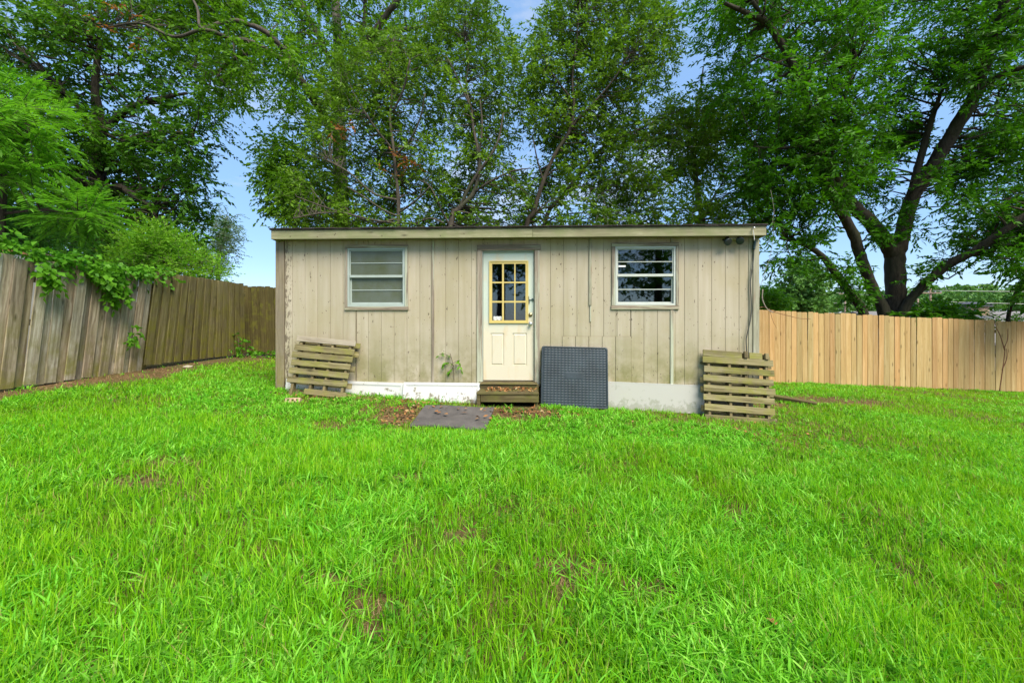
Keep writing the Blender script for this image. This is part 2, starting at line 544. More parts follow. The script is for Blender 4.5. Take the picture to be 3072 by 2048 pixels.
M['glass_film'] = mat_glass('filmed_window_glass', ((0.085, 0.095, 0.03), (0.13, 0.15, 0.115)), 0.85)
M['yellow'] = mat_plain('yellow_frame_paint', (0.60, 0.46, 0.15), 0.5, 0, 0.1)
M['door'] = mat_door()
M['brass'] = mat_plain('aged_brass', (0.34, 0.27, 0.15), 0.35, 0.8)
M['chrome'] = mat_plain('dull_chrome', (0.62, 0.62, 0.6), 0.3, 0.8)
M['iron'] = mat_plain('dark_iron', (0.05, 0.08, 0.08), 0.5, 0.4)
M['sticker'] = mat_plain('white_sticker', (0.75, 0.75, 0.74), 0.6)
M['ink'] = mat_plain('sticker_ink', (0.05, 0.05, 0.06), 0.6)
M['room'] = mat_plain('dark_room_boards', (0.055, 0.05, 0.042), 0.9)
M['gap'] = mat_plain('dark_sheathing', (0.20, 0.165, 0.105), 0.9)
M['shingle'] = mat_plain('dark_shingles', (0.055, 0.042, 0.036), 0.9, 0, 0.4, 20)
M['rubber'] = mat_plain('slate_rubber', (0.027, 0.039, 0.048), 0.55, 0, 0.28, 4, 0.45)
M['flatmat'] = mat_flatmat()
M['panel_white'] = mat_white_panel('white_panel_paint', (0.62, 0.61, 0.585), (0.16, 0.12, 0.07))
M['panel_grey'] = mat_white_panel('weathered_panel_paint', (0.44, 0.425, 0.385), (0.30, 0.30, 0.24))
M['brick'] = mat_plain('tan_brick', (0.42, 0.29, 0.18), 0.9, 0, 0.25, 20)
M['lamp_black'] = mat_plain('lamp_housing', (0.02, 0.03, 0.03), 0.35)
M['lamp_glass'] = mat_plain('lamp_lens', (0.25, 0.27, 0.3), 0.1)
M['cream'] = mat_plain('cream_plastic', (0.50, 0.45, 0.32), 0.6)
M['cable'] = mat_plain('grey_cable', (0.07, 0.07, 0.06), 0.6)
M['wire'] = mat_plain('pale_wire', (0.62, 0.60, 0.55), 0.5)
M['nail'] = mat_plain('rusty_nail', (0.10, 0.06, 0.04), 0.7, 0.4)

# ------------------------------------------------------------------ ground
ys = np.concatenate([np.arange(-30, -2, 2.0), np.arange(-2, 13, 0.16), np.arange(13, 30, 2.0), np.array([35, 50, 80, 130, 220, 400, 700, 1200.])])
xs = np.concatenate([-np.array([1500, 800, 400, 200, 100, 60, 40, 28, 22, 18.]), np.arange(-16, 17, 0.16), np.array([18, 22, 28, 40, 60, 100, 200, 400, 800, 1500.])])
GX, GY = np.meshgrid(xs, ys)
GZ = gz(GX, GY)
far = np.clip((np.hypot(GX * 0.5, GY) - 14) / 30, 0, 1)
GZ = GZ * (1 - far) + (-2.6) * far * (GX > 0) + (-0.2) * far * (GX <= 0) - 0.012
nx_, ny_ = len(xs), len(ys)
I = np.arange(nx_ * ny_).reshape(ny_, nx_)
a, b, c, d = I[:-1, :-1].ravel(), I[:-1, 1:].ravel(), I[1:, 1:].ravel(), I[1:, :-1].ravel()
ground = obj('ground', tri_mesh('ground', np.stack([GX.ravel(), GY.ravel(), GZ.ravel()], 1), np.concatenate([np.stack([a, b, c], 1), np.stack([a, c, d], 1)]), smooth=True), M['soil'])
tag(ground, 'brown soil of the sloping back yard under the grass', kind='structure')

# ------------------------------------------------------------------ shed
YAW = R(2.2)
S0 = np.array([0.0, 6.17, 0.0])
SEX = np.array([math.cos(YAW), -math.sin(YAW), 0.0]); SEY = np.array([math.sin(YAW), math.cos(YAW), 0.0])


def wl(px, py, off=0.0):
    """photo pixel -> (u, z) on the plane 'off' metres in front of the shed's front wall"""
    dr = np.array([(px - HX) / F, 1.0, -(py - HY) / F])
    P0 = np.array([0, 0, EYE])
    t = (-off + (S0 - P0) @ SEY) / (dr @ SEY)
    P = P0 + dr * t
    return float((P - S0) @ SEX), float(P[2])


def rect_px(x0, y0, x1, y1, off=0.0):
    u0, z1 = wl(x0, y0, off); u1, z0 = wl(x1, y1, off)
    return [u0, u1, z0, z1]


def shed_to_world(u, y, z):
    p = S0 + SEX * u + SEY * y
    return Vector((p[0], p[1], z))


shed = thing('shed', 'low cream painted plywood shed with flat roof, two windows and a door', 'shed', (0, 6.17, 0), (0, 0, -YAW))
UL, UR = wl(834, 900)[0], wl(2270, 900)[0]
ZB, ZT, DEPTH = 0.335, 2.60, 3.7
winL = rect_px(1045, 747, 1214, 918)
winR = rect_px(1847, 742, 2025, 914)
doorR = rect_px(1447, 752, 1604, 1146)
doorR[2] = 0.355
openings = [winL, winR, doorR]
bm = bmesh.new(); plate(bm, (UL, UR, ZB + 0.004, ZT), openings, 0.0, 0.09)
obj('front_wall', bm, M['gap'], shed)
obj('side_wall', B(UL, UL + 0.09, 0.091, DEPTH, ZB, ZT - 0.02), M['siding'], shed)
obj('side_wall', B(UR - 0.09, UR, 0.091, DEPTH, ZB, ZT - 0.02), M['siding'], shed)
obj('back_wall', B(UL + 0.091, UR - 0.091, DEPTH - 0.09, DEPTH, ZB, ZT - 0.05), M['siding'], shed)
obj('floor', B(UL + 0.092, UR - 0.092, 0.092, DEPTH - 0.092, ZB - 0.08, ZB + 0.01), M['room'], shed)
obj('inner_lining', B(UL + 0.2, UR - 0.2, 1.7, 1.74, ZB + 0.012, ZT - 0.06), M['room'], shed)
for k in range(5):
    u = UL + 0.3 + k * (UR - UL - 0.6) / 4
    obj('foundation_block', B(u - 0.1, u + 0.1, 0.15, 0.45, -0.6, ZB - 0.082), M['brick'], shed)
bm = bmesh.new(); box(bm, UL + 0.02, UR - 0.02, 0.05, 0.09, -0.45, ZB - 0.002)
obj('skirt_board', bm, M['gap'], shed)

# siding: grooved sheets, each strip between two grooves its own board
def subtract(rects, hole):
    out = []
    for (x0, x1, z0, z1) in rects:
        hx0, hx1, hz0, hz1 = hole
        if hx0 >= x1 or hx1 <= x0 or hz0 >= z1 or hz1 <= z0:
            out.append((x0, x1, z0, z1)); continue
        if hx0 > x0: out.append((x0, hx0, z0, z1))
        if hx1 < x1: out.append((hx1, x1, z0, z1))
        a, b = max(x0, hx0), min(x1, hx1)
        if hz0 > z0: out.append((a, b, z0, hz0))
        if hz1 < z1: out.append((a, b, hz1, z1))
    return [r for r in out if r[1] - r[0] > 0.012 and r[3] - r[2] > 0.02]


seam = wl(1298.5, 900)[0]
UC0, UC1 = wl(856, 900)[0], wl(2249, 900)[0]
patch = (wl(1686, 1009)[0], wl(1893, 1009)[0], ZB - 0.02, wl(1790, 1009)[1])
g = seam - 1.219 * 2
edges = []
while g < UR + 0.3:
    edges.append(g); g += 0.2032
edges = [UC0] + [e for e in edges if UC0 + 0.03 < e < UC1 - 0.03] + [UC1]
holes = [[h[0] - 0.004, h[1] + 0.004, h[2] - 0.004, h[3] + 0.004] for h in openings] + [list(patch)]
for e0, e1 in zip(edges, edges[1:]):
    rs = [(e0 + 0.0018, e1 - 0.0018, ZB - 0.02 + random.uniform(-0.006, 0.006), ZT - 0.03)]
    for h in holes: rs = subtract(rs, h)
    for r in rs:
        obj('siding_board', B(r[0], r[1], -0.012, -0.001, r[2], r[3], bev=0.003), M['siding'], shed)
pe = [patch[0] + i * 0.2032 for i in range(5)] + [patch[1]]
for e0, e1 in zip(pe, pe[1:]):
    obj('siding_board', B(e0 + 0.004, e1 - 0.002, -0.019, -0.002, patch[2] - 0.004, patch[3] - 0.002, bev=0.002), M['siding'], shed)


def board(rect, y0, y1, mat, name, bev=0.004, parent=None, jit=0.0):
    u0, u1, z0, z1 = rect
    return obj(name, B(u0, u1, y0, y1, z0, z1, bev=bev), mat, parent or shed)

# corner boards, battens over the sheet seams
cb = rect_px(834, 718, 855, 1172); cb[3] = 2.575
board(cb, -0.030, -0.002, M['corner'], 'corner_board')
obj('corner_board', B(UL - 0.024, UL - 0.001, -0.028, 0.10, cb[2], 2.575, bev=0.003), M['corner'], shed)
cr = rect_px(2250, 705, 2270, 1090); cr[3] = 2.575; cr[2] = 0.15
board([cr[0] + 0.03, cr[1], cr[2], cr[3]], -0.034, -0.002, M['corner_pale'], 'corner_board')
board([cr[0] - 0.03, cr[0] + 0.026, cr[2] + 0.1, cr[3]], -0.022, -0.002, M['corner_pale'], 'corner_board')
obj('corner_board', B(UR + 0.001, UR + 0.024, -0.03, 0.10, cr[2], 2.575, bev=0.003), M['corner_pale'], shed)
for (x0, y0, x1, y1, th, mt) in ((1295, 706, 1302.5, 1148, 0.03, 'trim'), (1767, 703, 1775, 916, 0.034, 'corner_pale'), (1769, 917, 1773.5, 965, 0.026, 'trim'),
                                 (2011, 929.5, 2020, 1152, 0.028, 'trim'), (1066, 703, 1073.5, 735, 0.028, 'corner_pale'), (2012, 703, 2020, 728, 0.028, 'corner_pale'), (1530, 703, 1537, 734, 0.028, 'corner_pale')):
    r_ = rect_px(x0, y0, x1, y1, 0.02)
    if y0 < 710: r_[3] = 2.57
    board(r_, -th, -0.013, M[mt], 'batten', 0.003)
r_ = rect_px(1067.5, 931, 1070.5, 1148, 0.02)
board(r_, -0.02, -0.013, M['gap'], 'batten', 0.002)

# roof: fascia, soffit, deck that falls to the back, shingle edge
OV = 0.20
fa = rect_px(813, 690, 2299, 716, OV)
zf0, zf1 = wl(1540, 712, OV)[1], wl(1540, 684.5, OV)[1]
obj('fascia_board', B(fa[0], fa[0] + (fa[1] - fa[0]) * 0.54, -OV, -OV + 0.026, zf0, zf1, bev=0.003), M['fascia'], shed)
obj('fascia_board', B(fa[0] + (fa[1] - fa[0]) * 0.54 + 0.003, fa[1], -OV, -OV + 0.026, zf0, zf1 + 0.004, bev=0.003), M['fascia'], shed)
for uu in (fa[0], fa[1] - 0.026):
    bm = bmesh.new(); vs = box(bm, uu, uu + 0.026, -OV + 0.028, DEPTH + 0.15, zf0, zf1)
    for v in bm.verts:
        v.co.z -= 0.09 * max(0, v.co.y) 
    obj('rake_board', bm, M['fascia'], shed)
bm = bmesh.new(); box(bm, fa[0] + 0.028, fa[1] - 0.028, -OV + 0.03, -0.034, zf0 + 0.012, zf0 + 0.022)
obj('soffit', bm, M['gap'], shed)
bm = bmesh.new()
box(bm, fa[0] - 0.015, fa[1] + 0.012, -OV - 0.02, DEPTH + 0.17, zf1 + 0.004, zf1 + 0.017)
for v in bm.verts: v.co.z -= 0.09 * max(0, v.co.y)
roof = obj('roof', bm, M['shingle'], shed)
for k in range(42):
    u0 = fa[0] - 0.02 + k * (fa[1] - fa[0] + 0.035) / 42
    obj('shingle', B(u0 + 0.002, u0 + (fa[1] - fa[0]) / 42 - 0.002, -OV - 0.032 + random.uniform(-0.006, 0.006), 0.12, zf1 + 0.0185, zf1 + 0.024 + random.uniform(0, 0.005)), M['shingle'], roof)

# windows
def window(o, off_px, mt, gl, kind):
    x0, y0, x1, y1 = off_px
    w = obj('window', None or bpy.data.meshes.new('window'), None, shed)
    bm = bmesh.new()
    r = rect_px(x0, y0, x1, y1, 0.01)
    t = 0.028
    plate(bm, r, [(r[0] + t, r[1] - t, r[2] + t * (1.5 if kind == 0 else 1.0), r[3] - t)], -0.026, 0.055)
    bm.to_mesh(w.data); bm.free(); w.data.materials.append(M[mt])
    iu0, iu1, iz0, iz1 = r[0] + t, r[1] - t, r[2] + t * (1.5 if kind == 0 else 1.0), r[3] - t
    zm = (iz0 + iz1) / 2 + 0.012
    # upper sash sits outside, lower sash behind it
    def sash(z0, z1, y, s):
        bm = bmesh.new()
        zc = (z0 + z1) / 2
        plate(bm, (iu0 + 0.002, iu1 - 0.002, z0, z1), [(iu0 + s, iu1 - s, z0 + s, zc - 0.006), (iu0 + s, iu1 - s, zc + 0.006, z1 - s)], y, y + 0.022)
        f = obj('sash', bm, M[mt], w)
        for (a, b) in ((z0 + s, zc - 0.006), (zc + 0.006, z1 - s)):
            obj('pane', B(iu0 + s - 0.004, iu1 - s + 0.004, y + 0.010, y + 0.013, a - 0.004, b + 0.004), M[gl], w)
    sash(zm + 0.002, iz1 - 0.002, -0.008, 0.016)
    sash(iz0 + 0.002, zm - 0.001, 0.018, 0.022)
    obj('meeting_rail', B(iu0 + 0.004, iu1 - 0.004, -0.018, 0.0165, zm - 0.02, zm + 0.0015 + 0.012), M[mt], w)
    return w


def trims(px, px_in, w, bottom=True):
    a = rect_px(*px, 0.02); b = rect_px(*px_in, 0.02)
    n = [('x', [a[0], a[1], b[3] + 0.001, a[3]]), ('z', [a[0], b[0] - 0.001, (b[2] if bottom else a[2]), b[3] - 0.001]), ('z', [b[1] + 0.001, a[1], (b[2] if bottom else a[2]), b[3] - 0.001])]
    if bottom: n.append(('x', [a[0] - 0.01, a[1] + 0.005, a[2], b[2] - 0.001]))
    for ax, r in n:
        o = obj('trim_board', B(r[0], r[1], -0.036, -0.0135, r[2], r[3], bev=0.003), M['trim' if ax == 'z' else 'trim_x'], w)


w1 = window(winL, (1043.5, 745, 1215, 919.5), 'alu', 'glass_film', 0)
w1['label'] = 'window with hazy grey-green panes'
trims((1036, 736, 1225, 930), (1043, 744.5, 1215.5, 920), w1)
w2 = window(winR, (1845.5, 740, 2026, 915.5), 'alu_white', 'glass', 1)
w2['label'] = 'window with clear panes reflecting trees'
trims((1835, 729, 2036, 928), (1845, 739.5, 2026.5, 916), w2)
obj('sticker', B(*[rect_px(1855, 796, 1877, 801, 0)[i] for i in (0, 1)], -0.0015, 0.0005, *[rect_px(1855, 796, 1877, 801, 0)[i] for i in (2, 3)]), M['sticker'], w2)

# door
dr = rect_px(1450, 757.5, 1601, 1144, -0.02)
dr[2] = 0.372
DY = 0.018
lite = rect_px(1469, 784, 1584, 968, -0.02)
pL = rect_px(1472, 999, 1512, 1096, -0.02); pR = rect_px(1538, 999, 1581, 1096, -0.02)
bm = bmesh.new()
plate(bm, dr, [(lite[0] + 0.02, lite[1] - 0.02, lite[2] + 0.02, lite[3] - 0.02), pL, pR], DY, DY + 0.044)
for p in (pL, pR):
    box(bm, p[0] + 0.0005, p[1] - 0.0005, DY + 0.010, DY + 0.034, p[2] + 0.0005, p[3] - 0.0005)
    f = [p[0] + 0.012, p[1] - 0.012, p[2] + 0.012, p[3] - 0.012]
    bm2 = bmesh.new(); box(bm2, f[0], f[1], DY + 0.001, DY + 0.0105, f[2], f[3])
    for v in bm2.verts:
        if v.co.y < DY + 0.005:
            v.co.x += 0.018 if v.co.x < (f[0] + f[1]) / 2 else -0.018
            v.co.z += 0.018 if v.co.z < (f[2] + f[3]) / 2 else -0.018
    tmp = bpy.data.meshes.new('t'); bm2.to_mesh(tmp); bm2.free(); bm.from_mesh(tmp); bpy.data.meshes.remove(tmp)
door = obj('door', bm, M['door'], shed)
cols = [rect_px(1400 + a / 3.0154, 800, 1400 + b / 3.0154, 900, -0.02)[:2] for a, b in ((231, 321), (337, 431), (442, 533))]
rows = [rect_px(1480, 720 + a / 3.0154, 1500, 720 + b / 3.0154, -0.02)[2:] for a, b in ((217, 378), (391, 551), (566, 726))]
pans = [(c_[0], c_[1], r_[0], r_[1]) for c_ in cols for r_ in rows]
bm = bmesh.new(); plate(bm, lite, pans, DY - 0.012, DY + 0.012)
plate(bm, (lite[0] - 0.006, lite[1] + 0.006, lite[2] - 0.006, lite[3] + 0.006), [(lite[0] + 0.012, lite[1] - 0.012, lite[2] + 0.012, lite[3] - 0.012)], DY - 0.02, DY - 0.0005)
obj('glazing_frame', bm, M['yellow'], door)
for p in pans:
    obj('pane', B(p[0] - 0.003, p[1] + 0.003, DY + 0.014, DY + 0.017, p[2] - 0.003, p[3] + 0.003), M['glass'], door)
# white sticker with illegible dark marks in the lowest left pane
sr = rect_px(1480.5, 949, 1505.5, 959.5, -0.03)
bm = bmesh.new()
n_ = 9
top = [sr[3] + 0.004 * math.sin(i * 2.1) for i in range(n_)]; bot = [sr[2] + 0.004 * math.cos(i * 1.7) for i in range(n_)]
for i in range(n_ - 1):
    x0 = sr[0] + (sr[1] - sr[0]) * i / (n_ - 1); x1 = sr[0] + (sr[1] - sr[0]) * (i + 1) / (n_ - 1)
    bm.faces.new([bm.verts.new(c_) for c_ in ((x0, DY + 0.0125, bot[i]), (x1, DY + 0.0125, bot[i + 1]), (x1, DY + 0.0125, top[i + 1]), (x0, DY + 0.0125, top[i]))])
for i in range(5):
    x0 = sr[0] + (sr[1] - sr[0]) * (0.14 + i * 0.17)
    fc = bm.faces.new([bm.verts.new(c_) for c_ in ((x0, DY + 0.0115, sr[2] + 0.014), (x0 + 0.006, DY + 0.0115, sr[2] + 0.014), (x0 + 0.009, DY + 0.0115, sr[3] - 0.014), (x0 + 0.003, DY + 0.0115, sr[3] - 0.014))])
    fc.material_index = 1
obj('sticker', bm, [M['sticker'], M['ink']], door)


def disc_stack(spec, seg=16):
    """turned piece along -y: spec = [(radius, y), ...]"""
    bm = bmesh.new(); prev = None
    for r_, y_ in spec:
        ring = [bm.verts.new((r_ * math.cos(2 * math.pi * i / seg), y_, r_ * math.sin(2 * math.pi * i / seg))) for i in range(seg)]
        if prev:
            for i in range(seg): bm.faces.new([prev[i], prev[(i + 1) % seg], ring[(i + 1) % seg], ring[i]])
        prev = ring
    bm.faces.new(prev)
    for f in bm.faces: f.smooth = True
    return bm


kb = wl(1591.5, 944, 0.0)
obj('deadbolt', disc_stack([(0.031, DY), (0.031, DY - 0.008), (0.026, DY - 0.016), (0.012, DY - 0.017), (0.011, DY - 0.02)]), M['brass'], door, (kb[0], 0, kb[1]))
kb = wl(1591.5, 971, 0.0)
obj('door_knob', disc_stack([(0.032, DY), (0.03, DY - 0.007), (0.012, DY - 0.01), (0.012, DY - 0.03), (0.026, DY - 0.04), (0.028, DY - 0.055), (0.018, DY - 0.064)]), M['chrome'], door, (kb[0], 0, kb[1]))
kb = wl(1591, 899.5, 0.0)
bm = bmesh.new(); box(bm, -0.035, 0.05, DY - 0.012, DY - 0.001, -0.006, 0.006, 0.002); box(bm, -0.024, -0.016, DY - 0.02, DY - 0.002, -0.055, 0.06, 0.002)
box(bm, 0.025, 0.048, DY - 0.016, DY - 0.0005, -0.02, 0.02, 0.003); box(bm, -0.03, -0.008, DY - 0.022, DY - 0.004, -0.014, 0.012, 0.003)
obj('slide_latch', bm, M['iron'], door, (kb[0], 0, kb[1]), (0, R(-6), 0))
# door frame: jamb and casing boards
hd = rect_px(1431, 735.5, 1622, 750.5, 0.02); lj = rect_px(1431, 751, 1447.5, 1149, 0.02); rj = rect_px(1603.5, 751, 1619.5, 1149, 0.02)
board([hd[0], hd[1], hd[2], hd[3]], -0.038, -0.0135, M['trim_x'], 'door_casing')
board([lj[0], lj[1] - 0.002, ZB - 0.03, hd[2] - 0.002], -0.034, -0.0135, M['trim'], 'door_casing')
board([rj[0] + 0.004, rj[1], ZB - 0.05, hd[2] - 0.002], -0.034, -0.0135, M['trim'], 'door_casing')
ji = doorR
obj('door_jamb', B(ji[0] + 0.001, dr[0] - 0.004, -0.010, 0.088, ji[2] + 0.001, ji[3] - 0.001), M['alu'], shed)
obj('door_jamb', B(dr[1] + 0.004, ji[1] - 0.001, -0.010, 0.088, ji[2] + 0.001, ji[3] - 0.001), M['trim'], shed)
obj('door_head', B(dr[0] - 0.003, dr[1] + 0.003, -0.008, 0.088, dr[3] + 0.004, ji[3] - 0.001), M['alu'], shed)
obj('sill', B(ji[0] - 0.05, ji[1] + 0.04, -0.05, 0.088, 0.335, 0.352, bev=0.003), M['step'], shed)

# security light under the eave, its cable and the wire hook
fl = rect_px(2185, 707.5, 2208.6, 719, 0.05)
lamp = obj('flood_light', B(fl[0], fl[1], -0.085, -0.013, fl[2], fl[3], bev=0.004), M['cream'], shed)
lamp['label'] = 'twin black flood light on a cream box under the eave'
for (px_, py_, tilt) in ((2176.5, 722, 0.5), (2217, 719, -0.35)):
    u_, z_ = wl(px_, py_, 0.09)
    bm = disc_stack([(0.018, 0.05), (0.024, 0.0), (0.052, -0.03), (0.056, -0.07), (0.05, -0.072)], 14)
    for v in bm.verts: v.co = Matrix.Rotation(tilt * 0.6, 3, 'Z') @ (Matrix.Rotation(R(28), 3, 'X') @ v.co)
    h = obj('lamp_head', bm, M['lamp_black'], lamp, (u_, -0.09, z_))
    um = fl[0] if px_ < 2190 else fl[1]
    tube_obj('lamp_arm', [(um, -0.05, (fl[2] + fl[3]) / 2), ((um + u_) / 2, -0.06, (fl[2] + fl[3]) / 2 + 0.01), (u_, -0.06, z_)], 0.012, M['lamp_black'], lamp, sides=6)
def wpath(pxs, off): return [(wl(x, y, off)[0], -off, wl(x, y, off)[1]) for x, y in pxs]
def sp3(p, sub=5): return spline([(*q, 0.0) for q in p], sub)[:, :3]
tube_obj('cable', sp3(wpath([(2224, 727), (2232, 721), (2226, 714), (2240, 707), (2255, 706), (2259, 715)], 0.05)), 0.006, M['cable'], shed, sides=6)
tube_obj('cable', sp3(wpath([(2262, 745), (2260, 780), (2254, 825), (2251, 850), (2254, 900), (2255, 930), (2250, 965), (2241, 1005), (2238.6, 1022), (2240.5, 1060)], 0.045)), 0.008, M['cable'], shed, sides=6)
tube_obj('cable_connector', sp3(wpath([(2264, 720), (2263, 735), (2261.5, 748)], 0.05)), [0.018] * 11, M['iron'], shed, sides=8)
tube_obj('wire', sp3(wpath([(2258, 686), (2261, 700), (2263.5, 722)], OV + 0.02)), 0.005, M['wire'], shed, sides=5)
u_, z_ = wl(2258, 685, OV + 0.01)
bm = disc_stack([(0.006, 0.0), (0.006, -0.05), (0.014, -0.052), (0.014, -0.058)], 8)
obj('hook', bm, M['chrome'], shed, (u_, -OV, z_))
for k in range(7):
    u_ = random.uniform(fa[0] + 0.3, fa[1] - 0.3)
    obj('nail_stain', disc_stack([(0.008, -OV), (0.007, -OV - 0.003)], 8), M['nail'], shed, (u_, 0, random.uniform(zf0 + 0.03, zf1 - 0.03)))

# ------------------------------------------------------------------ things against the shed
def lean_board(name, label, px_tl, px_tr, px_br, px_bl, off_top, off_bot, th, mat, framed, group):
    """rectangular panel lying on its long edge and leaning on the wall"""
    def w3(p, off):
        u, z = wl(p[0], p[1], off); return Vector((u, -off, z))
    a, b, c, d = w3(px_bl, off_bot), w3(px_br, off_bot), w3(px_tr, off_top), w3(px_tl, off_top)
    a = a.copy(); ex = (b - a).normalized()
    Wd = ((b - a).length + (c - d).length) / 2
    up = ((d - a) + (c - b)) / 2
    up = up - ex * up.dot(ex)
    Ht = up.length; ez = up.normalized(); ey = ez.cross(ex)
    t = thing(name, label, 'panel', group=group)
    mw = shed_mw @ Matrix(((ex.x, ey.x, ez.x, a.x), (ex.y, ey.y, ez.y, a.y), (ex.z, ey.z, ez.z, a.z), (0, 0, 0, 1)))
    t.matrix_world = mw
    if framed:
        obj('sheet', B(0.002, Wd - 0.002, 0.005, th, 0.002, Ht - 0.002), mat, t)
        s = 0.042
        bm = bmesh.new(); plate(bm, (0, Wd, 0, Ht), [(s, Wd - s, s, Ht - s)], -0.004, th + 0.001)
        obj('rim', bm, mat, t)
        bm = bmesh.new(); plate(bm, (s + 0.006, Wd - s - 0.006, s + 0.006, Ht - s - 0.006), [(s + 0.014, Wd - s - 0.014, s + 0.014, Ht - s - 0.014)], 0.001, 0.0045)
        obj('bead', bm, mat, t)
    else:
        bm = bmesh.new(); box(bm, 0, Wd, 0, th, 0, Ht - 0.007, bev=0.003); obj('sheet', bm, mat, t)
        obj('edge_strip', B(0, Wd, -0.002, th + 0.002, Ht - 0.0065, Ht, bev=0.001), M['panel_white'], t)
    return t


shed_mw = Matrix.Translation((0, 6.17, 0)) @ Matrix.Rotation(-YAW, 4, 'Z')
G_PAN = 'white panels leaning along the foot of the shed'
lean_board('white_panel', 'white framed panel between the left pallet and the other white panel', (860, 1133), (1207, 1151), (1211, 1218), (852, 1204), 0.045, 0.09, 0.03, M['panel_white'], True, G_PAN)
lean_board('white_panel', 'white framed panel with mud splashes directly left of the wooden steps', (1201, 1144.5), (1437, 1149.5), (1433, 1222), (1206, 1219), 0.085, 0.17, 0.03, M['panel_white'], True, G_PAN)
lean_board('white_panel', 'long plain off-white board between the grey mat and the right pallet', (1800, 1137.5), (2112, 1161.5), (2112, 1242), (1800, 1228), 0.04, 0.085, 0.012, M['panel_grey'], False, G_PAN)


def make_pallet(name, label, base, width, tops, sl_h, roll, lean, yaw, group, broken, posts):
    """tops: height of the upper edge of each slat along the pallet, lowest first"""
    t = thing(name, label, 'pallet', base, (-lean, roll, yaw), group)
    st = [-width / 2 + 0.085, -width / 2 + 0.085 + (width - 0.17) * 0.36, -width / 2 + 0.085 + (width - 0.17) * 0.64, width / 2 - 0.085]
    for k, x in enumerate(st):
        y0 = 0.018 if posts[k] <= 0 else -0.004
        bm = B(x - 0.019, x + 0.019, 0.018, 0.105, -0.05, tops[-1] - 0.004 + min(0, posts[k]), bev=0.004)
        if posts[k] > 0: box(bm, x - 0.032, x + 0.019, -0.022, 0.017, tops[-2] + 0.006, tops[-1] + posts[k], bev=0.004)
        obj('stringer', bm, M['stringer'], t)
    n = len(tops)
    for i, zt in enumerate(tops):
        h_ = sl_h * random.uniform(0.93, 1.04)
        x0, x1 = -width / 2 + random.uniform(-0.01, 0.01), width / 2 + random.uniform(-0.02, 0.012)
        for (p0, p1) in (broken[i](x0, x1) if i in broken else [(x0, x1)]):
            bm = bmesh.new(); dy = random.uniform(-0.004, 0.004)
            box(bm, p0, p1, -0.003 + dy, 0.0165, zt - h_, zt, bev=0.003)
            a = random.uniform(-0.012, 0.012)
            for v in bm.verts: v.co.z += a * v.co.x
            obj('slat', bm, M['pallet_grey'] if ('grey top' in label and i == n - 1) else M['pallet'], t)
        if i not in (2, n - 3):
            obj('back_slat', B(x0 - 0.005, x1 + 0.03, 0.1065, 0.123, zt - h_ - 0.02, zt - 0.02, bev=0.003), M['pallet'], t)
    return t


G_PAL = 'wooden pallets leaning on the shed'
make_pallet('wooden_pallet', 'old mossy wooden pallet leaning left of the door, grey top slat, bottom slat broken short', (-2.945, 5.90, 0.09), 0.94, [0.185, 0.345, 0.475, 0.60, 0.72, 0.835, 0.965], 0.087, R(4.9), R(13.5), R(-3),
            G_PAL, {0: lambda a, b: [(a + 0.29, b)]}, (0, 0, 0, 0))
make_pallet('wooden_pallet', 'yellowish wooden pallet leaning by the right corner under the flood light, top slat broken', (3.29, 5.74, -0.13), 1.0, [0.045, 0.195, 0.335, 0.475, 0.61, 0.747, 0.892, 0.985], 0.092, R(3.6), R(12), R(-4.5),
            G_PAL, {7: lambda a, b: [(a, a + 0.56), (a + 0.665, a + 0.85)]}, (0, 0, 0.012, 0.004))

# wooden steps
sb = shed_to_world((wl(1447, 1200, 0.3)[0] + wl(1606, 1200, 0.3)[0]) / 2, 0, 0)
steps = thing('wooden_steps', 'two weathered timber steps strewn with brown leaves below the door', 'steps', (sb.x, sb.y, 0.09), (0, 0, -YAW))
def stp(x0, x1, y0, y1, z0, z1, nm): obj(nm, B(x0, x1, y0, y1, z0 - 0.09, z1 - 0.09, bev=0.006), M['step'], steps)
u0_, u1_ = wl(1438, 1160, 0.09)[0] - wl(1527, 1160, 0.09)[0], wl(1615, 1160, 0.09)[0] - wl(1527, 1160, 0.09)[0]
stp(u0_, u1_, -0.11, -0.045, 0.19, 0.325, 'riser')
stp(u0_ + 0.005, u1_ - 0.02, -0.135, -0.052, 0.327, 0.343, 'plank')
l0, l1 = wl(1431, 1190, 0.42)[0] - wl(1527, 1190, 0.42)[0], wl(1618, 1190, 0.42)[0] - wl(1527, 1190, 0.42)[0]
stp(l0, l1, -0.425, -0.285, 0.225, 0.262, 'tread')
stp(l0 + 0.01, l1 - 0.01, -0.280, -0.115, 0.222, 0.256, 'tread')
stp(l0 + 0.06, l1, -0.415, -0.375, 0.118, 0.224, 'front_board')
stp(l0, l0 + 0.055, -0.415, -0.12, 0.02, 0.223, 'side_post')
stp(l1 - 0.06, l1 - 0.01, -0.37, -0.12, 0.02, 0.2205, 'side_post')

